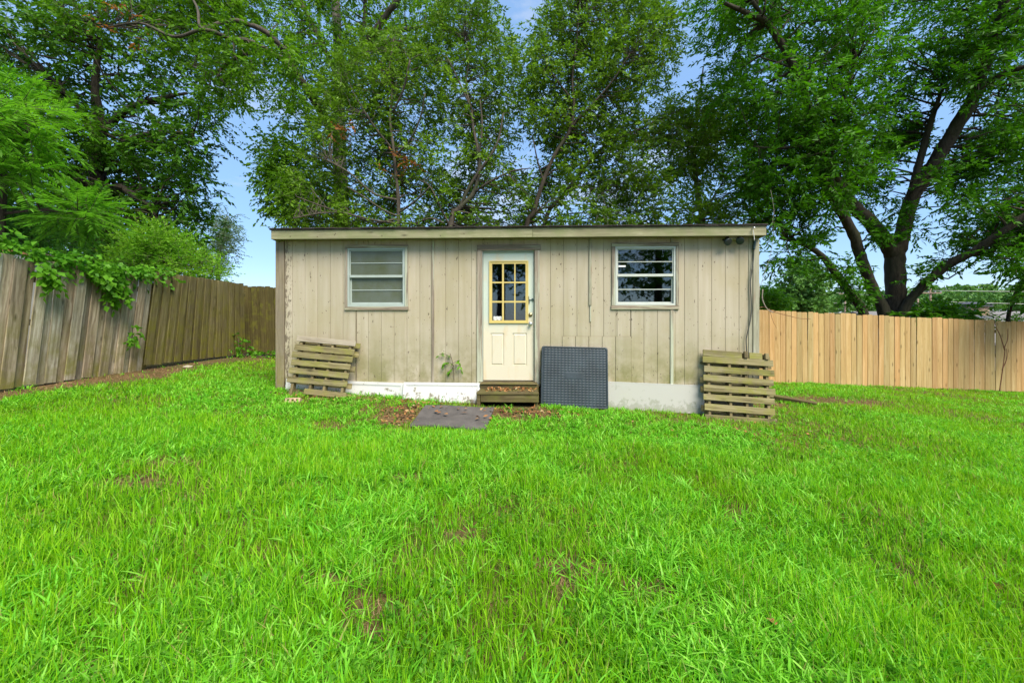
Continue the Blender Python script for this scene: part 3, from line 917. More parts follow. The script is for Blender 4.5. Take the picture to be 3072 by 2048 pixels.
# grey dimpled mat standing on edge
def dimple_mat():
    w, h = 1.0, 0.915
    nc, nr, s = 18, 22, 4
    nx, nz = nc * s + 1, nr * s + 1
    x = np.linspace(-w / 2 + 0.03, w / 2 - 0.03, nx); z = np.linspace(0.03, h - 0.03, nz)
    X, Z = np.meshgrid(x, z)
    i = np.arange(nx); j = np.arange(nz)
    bx = np.sin(np.pi * i / s) ** 2; bz = np.sin(np.pi * j / s) ** 2
    D = 0.009 * np.outer(bz, bx) ** 0.8
    blank = (np.abs(X + 0.0) < 0.14) & (np.abs(Z - h * 0.52) < 0.05)
    D[blank] = 0.004
    V = np.stack([X.ravel(), (-0.002 - D).ravel(), Z.ravel()], 1)
    I = np.arange(nx * nz).reshape(nz, nx)
    a, b, c, d = I[:-1, :-1].ravel(), I[:-1, 1:].ravel(), I[1:, 1:].ravel(), I[1:, :-1].ravel()
    me = tri_mesh('mat', V, np.concatenate([np.stack([a, b, c], 1), np.stack([a, c, d], 1)]), smooth=True)
    bm = bmesh.new()
    ring = []
    r_ = 0.035
    for cx, cz, a0 in ((w / 2 - r_, h - r_, 0), (-w / 2 + r_, h - r_, 90), (-w / 2 + r_, r_, 180), (w / 2 - r_, r_, 270)):
        for k in range(6):
            an = R(a0 + k * 18)
            ring.append((cx + r_ * math.cos(an), cz + r_ * math.sin(an)))
    cxm, czm = 0, h / 2
    def lay(y, inset):
        out = []
        for (x_, z_) in ring:
            dx, dz = (x_ - cxm), (z_ - czm)
            out.append(bm.verts.new((x_ - math.copysign(min(inset, abs(dx)), dx), y, z_ - math.copysign(min(inset, abs(dz)), dz))))
        return out
    L = [lay(0.0, 0.03), lay(-0.009, 0.022), lay(-0.011, 0.012), lay(-0.006, 0.003), lay(0.004, 0.0), lay(0.016, 0.002)]
    for p, q in zip(L, L[1:]):
        for k in range(len(p)): bm.faces.new([p[k], p[(k + 1) % len(p)], q[(k + 1) % len(p)], q[k]])
    bm.faces.new(L[-1]); bm.faces.new(list(reversed(L[0])))
    bm.from_mesh(me); bpy.data.meshes.remove(me)
    return bm


tag(obj('rubber_mat', dimple_mat(), M['rubber'], None, pt(1723, 1224, 5.90), (-R(11), R(1.3), -YAW - R(1))), 'large slate grey dimpled rubber mat standing upright against the wall', 'mat')

# flat weathered mat on the ground in front of the panels
def flat_mat():
    c = [Vector(p) for p in (pt(1277.5, 1219, 5.62), pt(1484, 1215, 5.66), pt(1456, 1283, 4.86), pt(1228.7, 1279, 4.84))]
    n = 14
    V = []
    for j in range(n + 1):
        for i in range(n + 1):
            s, t = i / n, j / n
            p = (c[0] * (1 - s) + c[1] * s) * (1 - t) + (c[3] * (1 - s) + c[2] * s) * t
            z = float(gz(p.x, p.y)) + 0.035 + 0.012 * math.sin(s * 5 + t * 3) * math.cos(t * 4)
            V.append((p.x, p.y, z))
    bm = bmesh.new()
    top = [bm.verts.new(v) for v in V]; bot = [bm.verts.new((v[0], v[1], v[2] - 0.022)) for v in V]
    m = n + 1
    for j in range(n):
        for i in range(n):
            q = [j * m + i, (j + 1) * m + i, (j + 1) * m + i + 1, j * m + i + 1]
            bm.faces.new([top[k] for k in q]); bm.faces.new([bot[k] for k in reversed(q)])
    rim = [i for i in range(n)] + [n + j * m for j in range(n)] + [n * m + n - i for i in range(n)] + [n * m - j * m for j in range(n)]
    for k in range(len(rim)):
        a, b = rim[k], rim[(k + 1) % len(rim)]
        bm.faces.new([top[a], top[b], bot[b], bot[a]])
    bmesh.ops.recalc_face_normals(bm, faces=bm.faces)
    return bm


tag(obj('door_mat', flat_mat(), M['flatmat']), 'worn grey brown mat lying flat on the grass in front of the steps', 'mat')

# perforated brick in the grass
bm = bmesh.new()
plate(bm, (-0.1, 0.1, -0.032, 0.032), [(-0.075 + k * 0.06, -0.045 + k * 0.06, -0.014, 0.014) for k in range(3)], -0.045, 0.045)
bk = pt(881, 1206, 5.62)
tag(obj('brick', bm, M['brick'], None, (bk.x, bk.y, bk.z + 0.02), (R(-25), 0, R(8))), 'tan perforated brick in the grass under the left pallet', 'brick')

# ------------------------------------------------------------------ fences
def picket_meshes(w, h, th, n, dog, mat):
    out = []
    for k in range(n):
        hh = h + random.uniform(-0.02, 0.02); ww = w * random.uniform(0.96, 1.03)
        bm = bmesh.new()
        d = dog
        pts = [(-ww / 2, 0), (ww / 2, 0), (ww / 2, hh - d), (ww / 2 - d, hh), (-ww / 2 + d, hh), (-ww / 2, hh - d)]
        f = [bm.verts.new((x, -th, z)) for x, z in pts]; b = [bm.verts.new((x, 0, z)) for x, z in pts]
        bm.faces.new(f); bm.faces.new(list(reversed(b)))
        for i in range(6): bm.faces.new([f[(i + 1) % 6], f[i], b[i], b[(i + 1) % 6]])
        bmesh.ops.bevel(bm, geom=[e for e in bm.edges if abs(e.verts[0].co.x - e.verts[1].co.x) < 1e-4 and abs(e.verts[0].co.y - e.verts[1].co.y) < 1e-4], offset=0.004, segments=1, affect='EDGES')
        bmesh.ops.recalc_face_normals(bm, faces=bm.faces)
        me = bpy.data.meshes.new('picket'); bm.to_mesh(me); bm.free(); me.materials.append(mat)
        out.append(me)
    return out


def fence(name, label, p0, p1, width, height, mats, dog, lean_fn, rack_fn, base_fn, group=None, gap=0.01, posts=True, yjit=0.004, tilt=0.006):
    """run of pickets from p0 to p1 (x, y); local x runs along the fence, local -y faces the yard"""
    d = Vector((p1[0] - p0[0], p1[1] - p0[1], 0)); L = d.length
    ang = math.atan2(d.y, d.x)
    t = thing(name, label, 'fence', (p0[0], p0[1], base_fn(0)), (0, 0, ang), group)
    var = [picket_meshes(width, height, 0.017, 4, dog, m) for m in mats]
    n = int(L / (width + gap))
    for i in range(n):
        s = (i + 0.5) * L / n; q = s / L
        mi = 0 if len(mats) == 1 else min(len(mats) - 1, int(q * len(mats) + random.uniform(-0.25, 0.25)))
        mi = max(0, mi)
        o = bpy.data.objects.new('picket', random.choice(var[mi]))
        link(o, t)
        o.location = (s, random.uniform(-yjit, yjit) + (0.032 if (i % 2 and gap < 0) else 0), base_fn(q) - base_fn(0) + random.uniform(-0.012, 0.012))
        o.rotation_euler = (lean_fn(q) + random.gauss(0, 0.004), rack_fn(q) + random.gauss(0, tilt), random.gauss(0, 0.012))
    for hz in (0.25, height * 0.5, height - 0.28):
        a = math.sin(lean_fn(0.5)) * hz; r_ = math.sin(rack_fn(0.5)) * hz
        bm = B(0.02 + r_, L - 0.02 + r_, 0.022 - a, 0.06 - a, hz - 0.045, hz + 0.045, bev=0.004)
        if gap < 0: bmesh.ops.translate(bm, vec=(0, 0.034, 0), verts=bm.verts)
        for v in bm.verts: v.co.z += base_fn(max(0, min(1, v.co.x / L))) - base_fn(0)
        obj('rail', bm, mats[0], t)
    if posts:
        k = max(2, int(L / 2.4) + 1)
        for i in range(k):
            s = 0.08 + (L - 0.16) * i / (k - 1)
            obj('post', B(s - 0.045, s + 0.045, 0.10, 0.19, -0.3, height * 0.88), mats[0], t, (0, -0.02, base_fn(s / L) - base_fn(0)), (lean_fn(s / L), rack_fn(s / L), 0))
    return t


FX = -6.9
fence('wooden_fence', 'leaning weathered grey fence panel under the creeper at the left edge', (FX, 3.3), (FX, 7.42), 0.152, 1.80, [M['fence_old']], 0.012,
      lambda q: R(2.6), lambda q: R(1.5 + 3.0 * q), lambda q: 0.41 - 0.06 * q, None, gap=-0.024)
fence('wooden_fence', 'mossy olive brown fence section at the left, nearer the back corner', (FX, 7.47), (FX + 0.02, 10.25), 0.148, 1.79, [M['fence_moss']], 0.012,
      lambda q: R(2.6 - 1.6 * q), lambda q: R(5.0 - 9.5 * q * q), lambda q: 0.445 - 0.01 * q, None, gap=-0.038)
fence('wooden_fence', 'short dark brown fence run seen between the mossy fence and the shed corner', (FX - 0.20, 10.62), (-2.2, 10.4), 0.145, 1.80, [M['fence_dark']], 0.02,
      lambda q: R(1), lambda q: R(-1), lambda q: 0.40 - 0.18 * q, None, gap=-0.032)
fence('wooden_fence', 'new tan pine picket fence with clipped corners behind the yard on the right', (3.2, 9.98), (16.4, 10.60), 0.1405, 1.83, [M['fence_new']], 0.022,
      lambda q: 0.0, lambda q: 0.0, lambda q: -0.165 - 0.545 * q, None, gap=0.0035, yjit=0.003, tilt=0.0022)

# dry vine hanging over the new fence beside the shed
vine = thing('dry_vine', 'bare dry vine hanging over the new fence beside the shed corner', 'vine', pt(2300, 935, 9.7))
def vpath(px, Y, r0, r1, par, nm='stem', mat=None, base=None):
    p = [pt(x, y, Y) for x, y in px]
    s = sp3([tuple(q) for q in p], 5)
    return tube_obj(nm, s, np.linspace(r0, r1, len(s)), mat, par, base, sides=5)
M['dry'] = mat_bark('dry_vine_bark', (0.20, 0.16, 0.12), (0.42, 0.36, 0.29))
M['dry_red'] = mat_bark('red_vine_bark', (0.14, 0.06, 0.03), (0.26, 0.13, 0.07))
vb = pt(2300, 935, 9.7)
vpath([(2288, 868), (2287, 895), (2294, 915), (2303, 928), (2320, 938)], 9.75, 0.014, 0.011, vine, mat=M['dry'], base=vb)
vpath([(2277, 850), (2278, 880), (2275, 905), (2268, 925)], 9.8, 0.013, 0.01, vine, mat=M['dry'], base=vb)
vpath([(2268, 926), (2290, 921), (2308, 930), (2330, 938), (2370, 948), (2400, 955), (2432, 956)], 9.78, 0.011, 0.006, vine, mat=M['dry_red'], base=vb)
vpath([(2308, 925), (2318, 960), (2330, 985)], 9.76, 0.006, 0.003, vine, mat=M['dry_red'], base=vb)
vpath([(2300, 740), (2315, 700), (2318, 660), (2322, 630), (2312, 570)], 9.4, 0.004, 0.004, vine, mat=M['dry'], base=vb)
vpath([(2282, 860), (2296, 810), (2310, 770), (2320, 710), (2322, 665)], 9.5, 0.004, 0.004, vine, mat=M['dry'], base=vb)
v2 = thing('dry_vine', 'thin brown vine climbing the new fence near the right edge', 'vine', pt(3008, 1170, 10.2))
vb = pt(3008, 1170, 10.2)
for path in ([(2998, 1175), (3006, 1120), (3014, 1060), (3014, 1040), (3022, 1020), (3024, 985)], [(3014, 1050), (3000, 1005), (2990, 985), (2983, 962)], [(3006, 1110), (3020, 1075), (3020, 1045)]):
    vpath(path, 10.28, 0.012, 0.006, v2, mat=M['dry_red'], base=vb)

# ------------------------------------------------------------------ neighbours beyond the fences
M['roof_grey'] = mat_plain('grey_shingle_roof', (0.17, 0.155, 0.148), 0.9, 0, 0.12, 30)
M['wall_tan'] = mat_plain('tan_house_wall', (0.38, 0.31, 0.22), 0.9, 0, 0.15, 8)
M['tin'] = mat_plain('white_tin', (0.42, 0.42, 0.39), 0.5, 0, 0.15, 3)
M['rust'] = mat_plain('rusty_edge', (0.30, 0.13, 0.06), 0.8, 0, 0.4, 8)
M['dark_roof'] = mat_plain('dark_roof', (0.06, 0.065, 0.075), 0.8, 0, 0.2, 8)
hs = thing('neighbour_house', 'neighbouring house with pale grey roof and brick chimney beyond the new fence', 'house', (30, 25, -2.6))
bm = bmesh.new()
x0, x1, ye, yr, yb, zr, ze = -9.5, 16, -5.5, -1.0, 3.5, 4.36, 2.75
pr = [(ye, ze), (yr, zr), (yb, ze), (yb, ze - 0.15), (yr, zr - 0.18), (ye, ze - 0.15)]
a_ = [bm.verts.new((x0, y, z)) for y, z in pr]; b_ = [bm.verts.new((x1, y, z)) for y, z in pr]
for i in range(6): bm.faces.new([a_[i], a_[(i + 1) % 6], b_[(i + 1) % 6], b_[i]])
bm.faces.new([a_[0], a_[5], a_[4], a_[1]]); bm.faces.new([a_[1], a_[4], a_[3], a_[2]]); bm.faces.new([b_[0], b_[1], b_[4], b_[5]]); bm.faces.new([b_[1], b_[2], b_[3], b_[4]])
bmesh.ops.recalc_face_normals(bm, faces=bm.faces)
obj('roof', bm, M['roof_grey'], hs)
obj('wall', B(x0 + 0.5, x1 - 0.5, ye + 0.5, yb - 0.5, 0, ze - 0.14), M['wall_tan'], hs)
ch = obj('chimney', B(-3.05, -1.95, -1.6, -0.6, 3.6, 4.62), M['wall_tan'], hs)
for r_ in range(5):
    for c_ in range(6):
        xo = -3.05 + c_ * 0.212 + (0.1 if r_ % 2 else 0)
        if xo + 0.2 < -1.93:
            obj('brick', B(xo + 0.006, xo + 0.206, -1.615, -1.602, 4.15 + r_ * 0.09, 4.232 + r_ * 0.09), M['brick'], ch)
bm = bmesh.new(); box(bm, -3.12, -1.88, -1.75, -0.45, 4.621, 4.70)
top = [(-3.2, -1.8, 4.78), (-1.8, -1.8, 4.78), (-1.8, -0.4, 4.78), (-3.2, -0.4, 4.78)]
tv = [bm.verts.new(p) for p in top]; ap = [bm.verts.new((-2.7, -1.1, 4.92)), bm.verts.new((-2.3, -1.1, 4.92))]
bm.faces.new([tv[0], tv[1], ap[1], ap[0]]); bm.faces.new([tv[1], tv[2], ap[1]]); bm.faces.new([tv[2], tv[3], ap[0], ap[1]]); bm.faces.new([tv[3], tv[0], ap[0]]); bm.faces.new(list(reversed(tv)))
for xx in (-3.08, -1.92):
    box(bm, xx - 0.03, xx + 0.03, -1.7, -1.64, 4.701, 4.779)
obj('chimney_cap', bm, M['dark_roof'], hs)
dk = thing('garage', 'low dark roofed outbuilding peeking over the fence by the big trunk', 'building', (21.6, 20, -2.4))
bm = bmesh.new()
vs = [bm.verts.new(p) for p in ((-1.9, -1, 3.75), (1.6, -1, 3.75), (1.6, 2.5, 3.75), (-1.9, 2.5, 3.75), (-0.4, 0.7, 4.15), (0.2, 0.7, 4.15))]
bm.faces.new([vs[0], vs[1], vs[5], vs[4]]); bm.faces.new([vs[1], vs[2], vs[5]]); bm.faces.new([vs[2], vs[3], vs[4], vs[5]]); bm.faces.new([vs[3], vs[0], vs[4]])
obj('roof', bm, M['dark_roof'], dk)
obj('wall', B(-1.6, 1.3, -0.7, 2.2, 0, 3.745), M['wall_tan'], dk)
# white outbuilding behind the left fence
ob = thing('storage_shed', 'white metal outbuilding with rusty roof edge half hidden behind the left fence', 'shed', (-8.35, 8.3, 0.35))
bm = bmesh.new(); box(bm, -2.6, 0, -1.9, 1.75, 0, 1.98); obj('wall', bm, M['tin'], ob)
bm = bmesh.new(); box(bm, -2.7, 0.08, -2.05, 1.85, 1.985, 2.10)
for v in bm.verts: v.co.z -= 0.035 * (v.co.y + 2.0)
obj('roof', bm, M['tin'], ob)
bm = bmesh.new(); box(bm, 0.081, 0.10, -2.05, 1.85, 2.075, 2.115)
for v in bm.verts: v.co.z -= 0.035 * (v.co.y + 2.0)
obj('roof_edge', bm, M['rust'], ob)

# utility poles and the lines between them
M['pole'] = mat_bark('pole_wood', (0.16, 0.11, 0.08), (0.32, 0.24, 0.18))
G_POLE = 'utility poles beyond the new fence'
def pole(px, ytop, Y, r, label, arm=False):
    p = pt(px, ytop, Y)
    t = thing('utility_pole', label, 'pole', (p.x, p.y, -2.6), (0, 0, 0), G_POLE)
    h = p.z + 2.6
    tube_obj('shaft', [(0, 0, 0), (0, 0, h * 0.5), (0, 0, h)], [r, r * 0.9, r * 0.8], M['pole'], t, sides=8)
    if arm:
        obj('crossarm', B(-1.1, 1.1, -0.2, -0.09, h - 0.55, h - 0.42), M['pole'], t)
        for x in (-1.0, -0.4, 0.4, 1.0): obj('insulator', B(x - 0.05, x + 0.05, -0.19, -0.1, h - 0.419, h - 0.27), M['lamp_glass'], t)
    return p
pa = pole(2791, 866, 45, 0.14, 'tall wooden utility pole right of the big trunk', True)
pb = pole(2754, 896, 58, 0.13, 'shorter pole just left of the tall utility pole')
pc = pole(2535, 872, 62, 0.15, 'utility pole between the two left stems of the big tree', True)
pd = pole(2313, 900, 17, 0.05, 'thin wooden stake above the fence near the shed corner')
for i, (dz, lb) in enumerate(((-0.3, 'topmost of the thin power lines above the new fence'), (-1.9, 'second power line from the top above the new fence'), (-3.4, 'lowest power line strung just above the new fence'))):
    P = [Vector((-4, 66, pc.z + dz + 0.4)), Vector((pc.x, pc.y - 0.2, pc.z + dz)), Vector((pa.x, pa.y - 0.25, pa.z + dz * 0.75)), Vector((75, 30, pa.z + dz))]
    pts = []
    for a, b in zip(P, P[1:]):
        for k in range(8):
            q = a.lerp(b, k / 8); q.z -= 0.5 * math.sin(math.pi * k / 8); pts.append(q)
    tag(tube_obj('power_line', pts, 0.022, M['wire'], None, sides=4), lb, 'power line', 'power lines beyond the new fence')

# ------------------------------------------------------------------ foliage
def unit(v):
    return v / (np.linalg.norm(v, axis=-1, keepdims=True) + 1e-9)


def leaf_arrays(o, d, L, K, ll, lw, side=0.8, droop=0.3, flat=0.6, regular=False, jitter=0.25, t0=0.12, tip=True):
    """leaves along twigs: o origins, d directions, L lengths (n twigs), K leaves on each"""
    n = len(o)
    t = np.linspace(t0, 1.0, K)[None, :] + (0 if regular else rng.uniform(-0.5, 0.5, (n, K)) / K)
    sag = np.zeros((n, K, 3)); sag[..., 2] = -droop * 0.5 * (t ** 2) * L[:, None]
    base = o[:, None, :] + d[:, None, :] * (t * L[:, None])[..., None] + sag
    up = np.array([0, 0, 1.0])
    s = unit(np.cross(d, up) + 1e-3)
    sg = np.where(np.arange(K) % 2 == 0, 1.0, -1.0)[None, :, None]
    if tip: sg = np.where((np.arange(K) == K - 1)[None, :, None], 0.0, sg)
    ax = d[:, None, :] * (1 - 0.35 * side) + s[:, None, :] * sg * side + up * (-droop * 0.6)
    ax = unit(ax + rng.normal(0, jitter, (n, K, 3)))
    nr = up * flat + rng.normal(0, 1 - flat * 0.7, (n, K, 3))
    wv = unit(np.cross(ax, nr))
    nn = np.cross(wv, ax)
    sc = rng.uniform(0.65, 1.2, (n, K, 1))
    l = ll * sc; w = lw * sc * rng.uniform(0.8, 1.2, (n, K, 1))
    mid = base + ax * l * 0.45
    a = mid + wv * w * 0.5 + nn * w * 0.16
    b = mid - wv * w * 0.5 + nn * w * 0.16
    tipv = base + ax * l - up * (droop * 0.22) * l
    V = np.stack([base, a, tipv, b], 2).reshape(-1, 3)
    m = n * K
    i = np.arange(m)[:, None] * 4
    T = np.concatenate([i + np.array([[0, 1, 2]]), i + np.array([[0, 2, 3]])], 1).reshape(-1, 3)
    rnd = np.repeat(np.clip(rng.normal(0.5, 0.22, (n, 1)) + rng.normal(0, 0.14, (n, K)), 0, 0.96).reshape(-1), 4)
    return V, T, rnd


def twig_arrays(o, d, L, droop, w=0.006):
    n = len(o)
    e = o + d * L[:, None]; e[:, 2] -= droop * 0.5 * L
    m = (o + e) / 2; m[:, 2] += droop * 0.12 * L
    s = unit(np.cross(d, rng.normal(0, 1, (n, 3)))) * w
    V = np.stack([o - s, o + s, m + s * 0.7, m - s * 0.7, e], 1).reshape(-1, 3)
    i = np.arange(n)[:, None] * 5
    T = np.concatenate([i + np.array([[0, 1, 2]]), i + np.array([[0, 2, 3]]), i + np.array([[3, 2, 4]])], 1).reshape(-1, 3)
    return V, T


def in_poly(poly, x, y):
    c = False
    j = len(poly) - 1
    for i in range(len(poly)):
        xi, yi = poly[i]; xj, yj = poly[j]
        if (yi > y) != (yj > y) and x < (xj - xi) * (y - yi) / (yj - yi) + xi: c = not c
        j = i
    return c


def clumps(poly, n, Y, r, gaps=(), edge=0.32, gedge=0.45):
    """clump centres spread evenly through a crown: outline seen from the yard, depth range Y (metres), clump radius r"""
    xs_ = [p[0] for p in poly]; ys_ = [p[1] for p in poly]
    out = []
    tries = 0
    ring = [(math.cos(k * 1.047), math.sin(k * 1.047)) for k in range(6)]
    while len(out) < n and tries < n * 40:
        tries += 1
        Yc = random.uniform(*Y); rr = random.uniform(*r)
        mg = (rr + 0.22) * F / Yc * edge
        best, bd = None, -1
        for _ in range(6):
            x = random.uniform(min(xs_), max(xs_)); y = random.uniform(min(ys_), max(ys_))
            if not in_poly(poly, x, y) or not all(in_poly(poly, x + mg * c_, y + mg * s_) for c_, s_ in ring): continue
            mh = mg / edge * gedge
            if any(((x - g[0]) / (g[2] + mh)) ** 2 + ((y - g[1]) / (g[3] + mh)) ** 2 < 1 for g in gaps): continue
            dd = min([(x - q[2]) ** 2 + (y - q[3]) ** 2 for q in out[-140:]] or [1e9])
            if dd > bd: best, bd = (x, y), dd
        if best is None: continue
        out.append((np.array(tuple(pt(best[0], best[1], Yc))), rr, best[0], best[1]))
    return [(c[0], c[1]) for c in out]


def tree(name, label, cat, stems, cl, leafmat, barkmat, T=10, K=9, ll=0.12, lw=0.045, Lr=(0.3, 0.55), side=0.8, droop=0.3, flat=0.6, regular=False, group=None,
         sides=9, branch=True, br0=0.035, base=None, flatten=0.75, jitter=0.25, tw=0.006, dead=None, limbmat=None):
    """stems: list of [(px, py, Y, radius), ...] seen from the yard; first one is the trunk"""
    S = []
    for st in stems:
        P = [(*pt(q[0], q[1], q[2]), q[3]) for q in st]
        S.append(spline(P, 5))
    b0 = np.array(base if base is not None else S[0][0][:3])
    t = thing(name, label, cat, tuple(b0), group=group)
    for i, s in enumerate(S):
        tube_obj('trunk' if i == 0 else 'limb', s[:, :3], s[:, 3], barkmat if i == 0 or limbmat is None else limbmat, t, b0, sides=sides, wob=0.2)
    if not cl: return t
    C = np.array([c[0] for c in cl]); Rr = np.array([c[1] for c in cl])
    nodes = np.vstack(S)
    if branch:
        parts = []
        for c, r in zip(C, Rr):
            dd = np.linalg.norm(nodes[:, :3] - c, axis=1) + np.maximum(0, nodes[:, 2] - c[2]) * 0.8
            j = int(np.argmin(dd + rng.uniform(0, 0.5, len(dd))))
            p0 = nodes[j, :3]; rad = min(br0, nodes[j, 3] * 0.6)
            v = c - p0
            mid1 = p0 + v * 0.35 + rng.normal(0, 0.06, 3) * np.linalg.norm(v) + np.array([0, 0, 0.06 * np.linalg.norm(v)])
            mid2 = p0 + v * 0.7 + rng.normal(0, 0.05, 3) * np.linalg.norm(v) + np.array([0, 0, 0.05 * np.linalg.norm(v)])
            parts.append(tube_arrays([p0, mid1, mid2, c], [rad, rad * 0.7, rad * 0.45, rad * 0.2], 5))
    n = len(C) * T
    ci = np.repeat(np.arange(len(C)), T)
    off = rng.normal(0, 1, (n, 3)); off = unit(off) * (rng.random((n, 1)) ** 0.45)
    off[:, 2] *= flatten
    o = C[ci] + off * Rr[ci][:, None]
    d = unit(off * 0.8 + rng.normal(0, 0.5, (n, 3)) + np.array([0, 0, -0.12 * droop]))
    L = rng.uniform(*Lr, n)
    V, Tt, rnd = leaf_arrays(o, d, L, K, ll, lw, side, droop, flat, regular, jitter)
    if dead:   # a few hanging clusters of dead brown leaves
        for dp in dead:
            sel = np.linalg.norm(V.reshape(-1, 4, 3)[:, 0] - np.array(dp[:3]), axis=1) < dp[3]
            rnd.reshape(-1, 4)[sel & (rng.random(len(sel)) < 0.8)] = 0.99
    cr = obj('crown', tri_mesh('crown', V - b0, Tt, {'rnd': rnd}), leafmat, t)
    cr['kind'] = 'stuff'
    tv = twig_arrays(o, d, L, droop, tw)
    if branch: parts.append(tv)
    else: parts = [tv]
    Vb, Tb = join_arrays(parts)
    bo = obj('branches', tri_mesh('branches', Vb - b0, Tb), limbmat or barkmat, t)
    bo['kind'] = 'stuff'
    return t


BROWN = (0.30, 0.11, 0.03)
M['leaf_big'] = mat_leaf('big_tree_leaf', (0.04, 0.12, 0.006), (0.175, 0.36, 0.016), old=BROWN, old_at=0.975, trans=0.45)
M['leaf_laurel'] = mat_leaf('laurel_leaf', (0.05, 0.125, 0.008), (0.20, 0.36, 0.022), old=BROWN, old_at=0.975, trans=0.38, rough=0.35)
M['leaf_light'] = mat_leaf('light_tree_leaf', (0.07, 0.18, 0.008), (0.27, 0.46, 0.025), trans=0.5)
M['leaf_left'] = mat_leaf('shady_tree_leaf', (0.02, 0.08, 0.005), (0.10, 0.25, 0.012), trans=0.35)
M['leaf_right'] = mat_leaf('pecan_leaf', (0.02, 0.095, 0.003), (0.10, 0.29, 0.008), trans=0.42, nscale=0.35)
M['leaf_mimosa'] = mat_leaf('mimosa_leaf', (0.06, 0.22, 0.010), (0.19, 0.42, 0.035), trans=0.5)
M['leaf_bush'] = mat_leaf('bush_leaf', (0.07, 0.24, 0.01), (0.26, 0.48, 0.03), trans=0.45)
M['leaf_privet'] = mat_leaf('privet_leaf', (0.05, 0.20, 0.02), (0.15, 0.36, 0.06), trans=0.4)
M['leaf_vine'] = mat_leaf('creeper_leaf', (0.035, 0.16, 0.008), (0.17, 0.40, 0.025), trans=0.4, old=(0.5, 0.33, 0.04), old_at=0.975)
M['leaf_far'] = mat_leaf('far_tree_leaf', (0.05, 0.14, 0.03), (0.14, 0.28, 0.05), trans=0.25, nscale=0.08)
M['leaf_pale'] = mat_leaf('pale_tree_leaf', (0.06, 0.13, 0.05), (0.16, 0.25, 0.11), trans=0.3)
M['bark_grey'] = mat_bark('grey_bark', (0.10, 0.082, 0.062), (0.27, 0.235, 0.185), (0.19, 0.20, 0.13))
M['bark_dark'] = mat_bark('dark_bark', (0.02, 0.016, 0.011), (0.075, 0.06, 0.042), (0.045, 0.052, 0.022))
M['bark_limb_shaded'] = mat_bark('shaded_limb_bark', (0.04, 0.032, 0.024), (0.12, 0.10, 0.076), (0.08, 0.085, 0.045))  # grey bark darkened: the crown's shade on the big tree's limbs, painted in
M['bark_brown'] = mat_bark('brown_bark', (0.06, 0.045, 0.032), (0.17, 0.135, 0.10), (0.12, 0.13, 0.07))

# big tree behind the shed: tall grey trunk, long limbs to both sides
big_stems = [
    [(1030, 1000, 15, 0.30), (1026, 680, 15, 0.28), (1019, 444, 15, 0.23), (1017, 262, 15, 0.20), (1014, 140, 15, 0.165), (1007, 0, 15, 0.15), (1002, -120, 15, 0.12), (990, -300, 15, 0.08)],
    [(1019, 444, 15, 0.15), (985, 365, 14.4, 0.13), (946, 309, 14, 0.13), (918, 262, 13.7, 0.115), (880, 201, 13.4, 0.105), (862, 160, 13.2, 0.10), (843, 140, 13, 0.092), (795, 95, 12.6, 0.078), (740, 72, 12.4, 0.066), (693, 62, 12.2, 0.058), (600, 89, 12, 0.05), (520, 110, 12.1, 0.042), (420, 70, 12.6, 0.034), (300, 80, 13, 0.026), (160, 40, 13.4, 0.015)],
    [(912, 250, 13.7, 0.10), (860, 190, 13.2, 0.095), (801, 150, 12.8, 0.085), (740, 122, 12.3, 0.07), (694, 117, 12, 0.06), (640, 95, 11.8, 0.055), (600, 80, 11.6, 0.04), (590, 20, 12, 0.034), (540, -60, 12.6, 0.02)],
    [(801, 150, 12.8, 0.06), (757, 155, 12.6, 0.06), (700, 178, 12.6, 0.055), (640, 220, 12.8, 0.035), (580, 200, 13, 0.02)],
    [(1017, 262, 15, 0.15), (1060, 180, 14.8, 0.15), (1096, 131, 14.6, 0.14), (1128, 93, 14.4, 0.125), (1161, 42, 14.2, 0.11), (1194, 0, 14, 0.10), (1240, -90, 13.8, 0.06)],
    [(1124, 102, 14.4, 0.085), (1165, 95, 14.2, 0.085), (1208, 91, 14, 0.08), (1278, 79, 13.8, 0.055), (1340, 60, 13.6, 0.03)],
    [(1016, 240, 15, 0.10), (970, 140, 15, 0.09), (930, 60, 15, 0.08), (899, 0, 15, 0.07), (870, -70, 15, 0.05)],
    [(1086, 150, 14.6, 0.07), (1091, 93, 14.5, 0.07), (1096, 0, 14.4, 0.065), (1100, -90, 14.4, 0.04)],
]
cl = clumps([(420, -160), (560, -170), (900, -180), (1250, -160), (1340, 20), (1250, 150), (1130, 230), (1040, 330), (930, 420), (900, 640), (830, 660), (790, 560), (830, 440), (800, 350), (810, 270), (700, 310), (640, 270), (620, 200), (500, 190), (440, 100)],
            240, (13.2, 17.0), (0.4, 0.75), gaps=[(700, 470, 60, 110), (1120, 20, 14, 22), (1060, 30, 10, 22)])
cl += clumps([(80, -150), (640, -170), (700, 60), (640, 200), (560, 230), (400, 170), (250, 140), (60, 60)], 80, (12.6, 15.5), (0.5, 0.8))
cl += clumps([(590, 120), (720, 170), (720, 330), (680, 370), (600, 310)], 12, (12.4, 14), (0.3, 0.5))
cl += clumps([(560, 60), (760, 20), (900, 120), (960, 260), (900, 330), (760, 230), (600, 200)], 13, (11.2, 12.8), (0.25, 0.45))
cl += clumps([(775, 400), (900, 420), (940, 560), (900, 670), (835, 675), (785, 560)], 40, (12.5, 14.5), (0.3, 0.5))
deadp = [(*pt(352, 70, 12.4), 0.75), (*pt(395, 72, 12.4), 0.28), (*pt(505, 160, 12.2), 0.3), (*pt(1040, 425, 14), 0.6), (*pt(985, 450, 13.6), 0.35)]
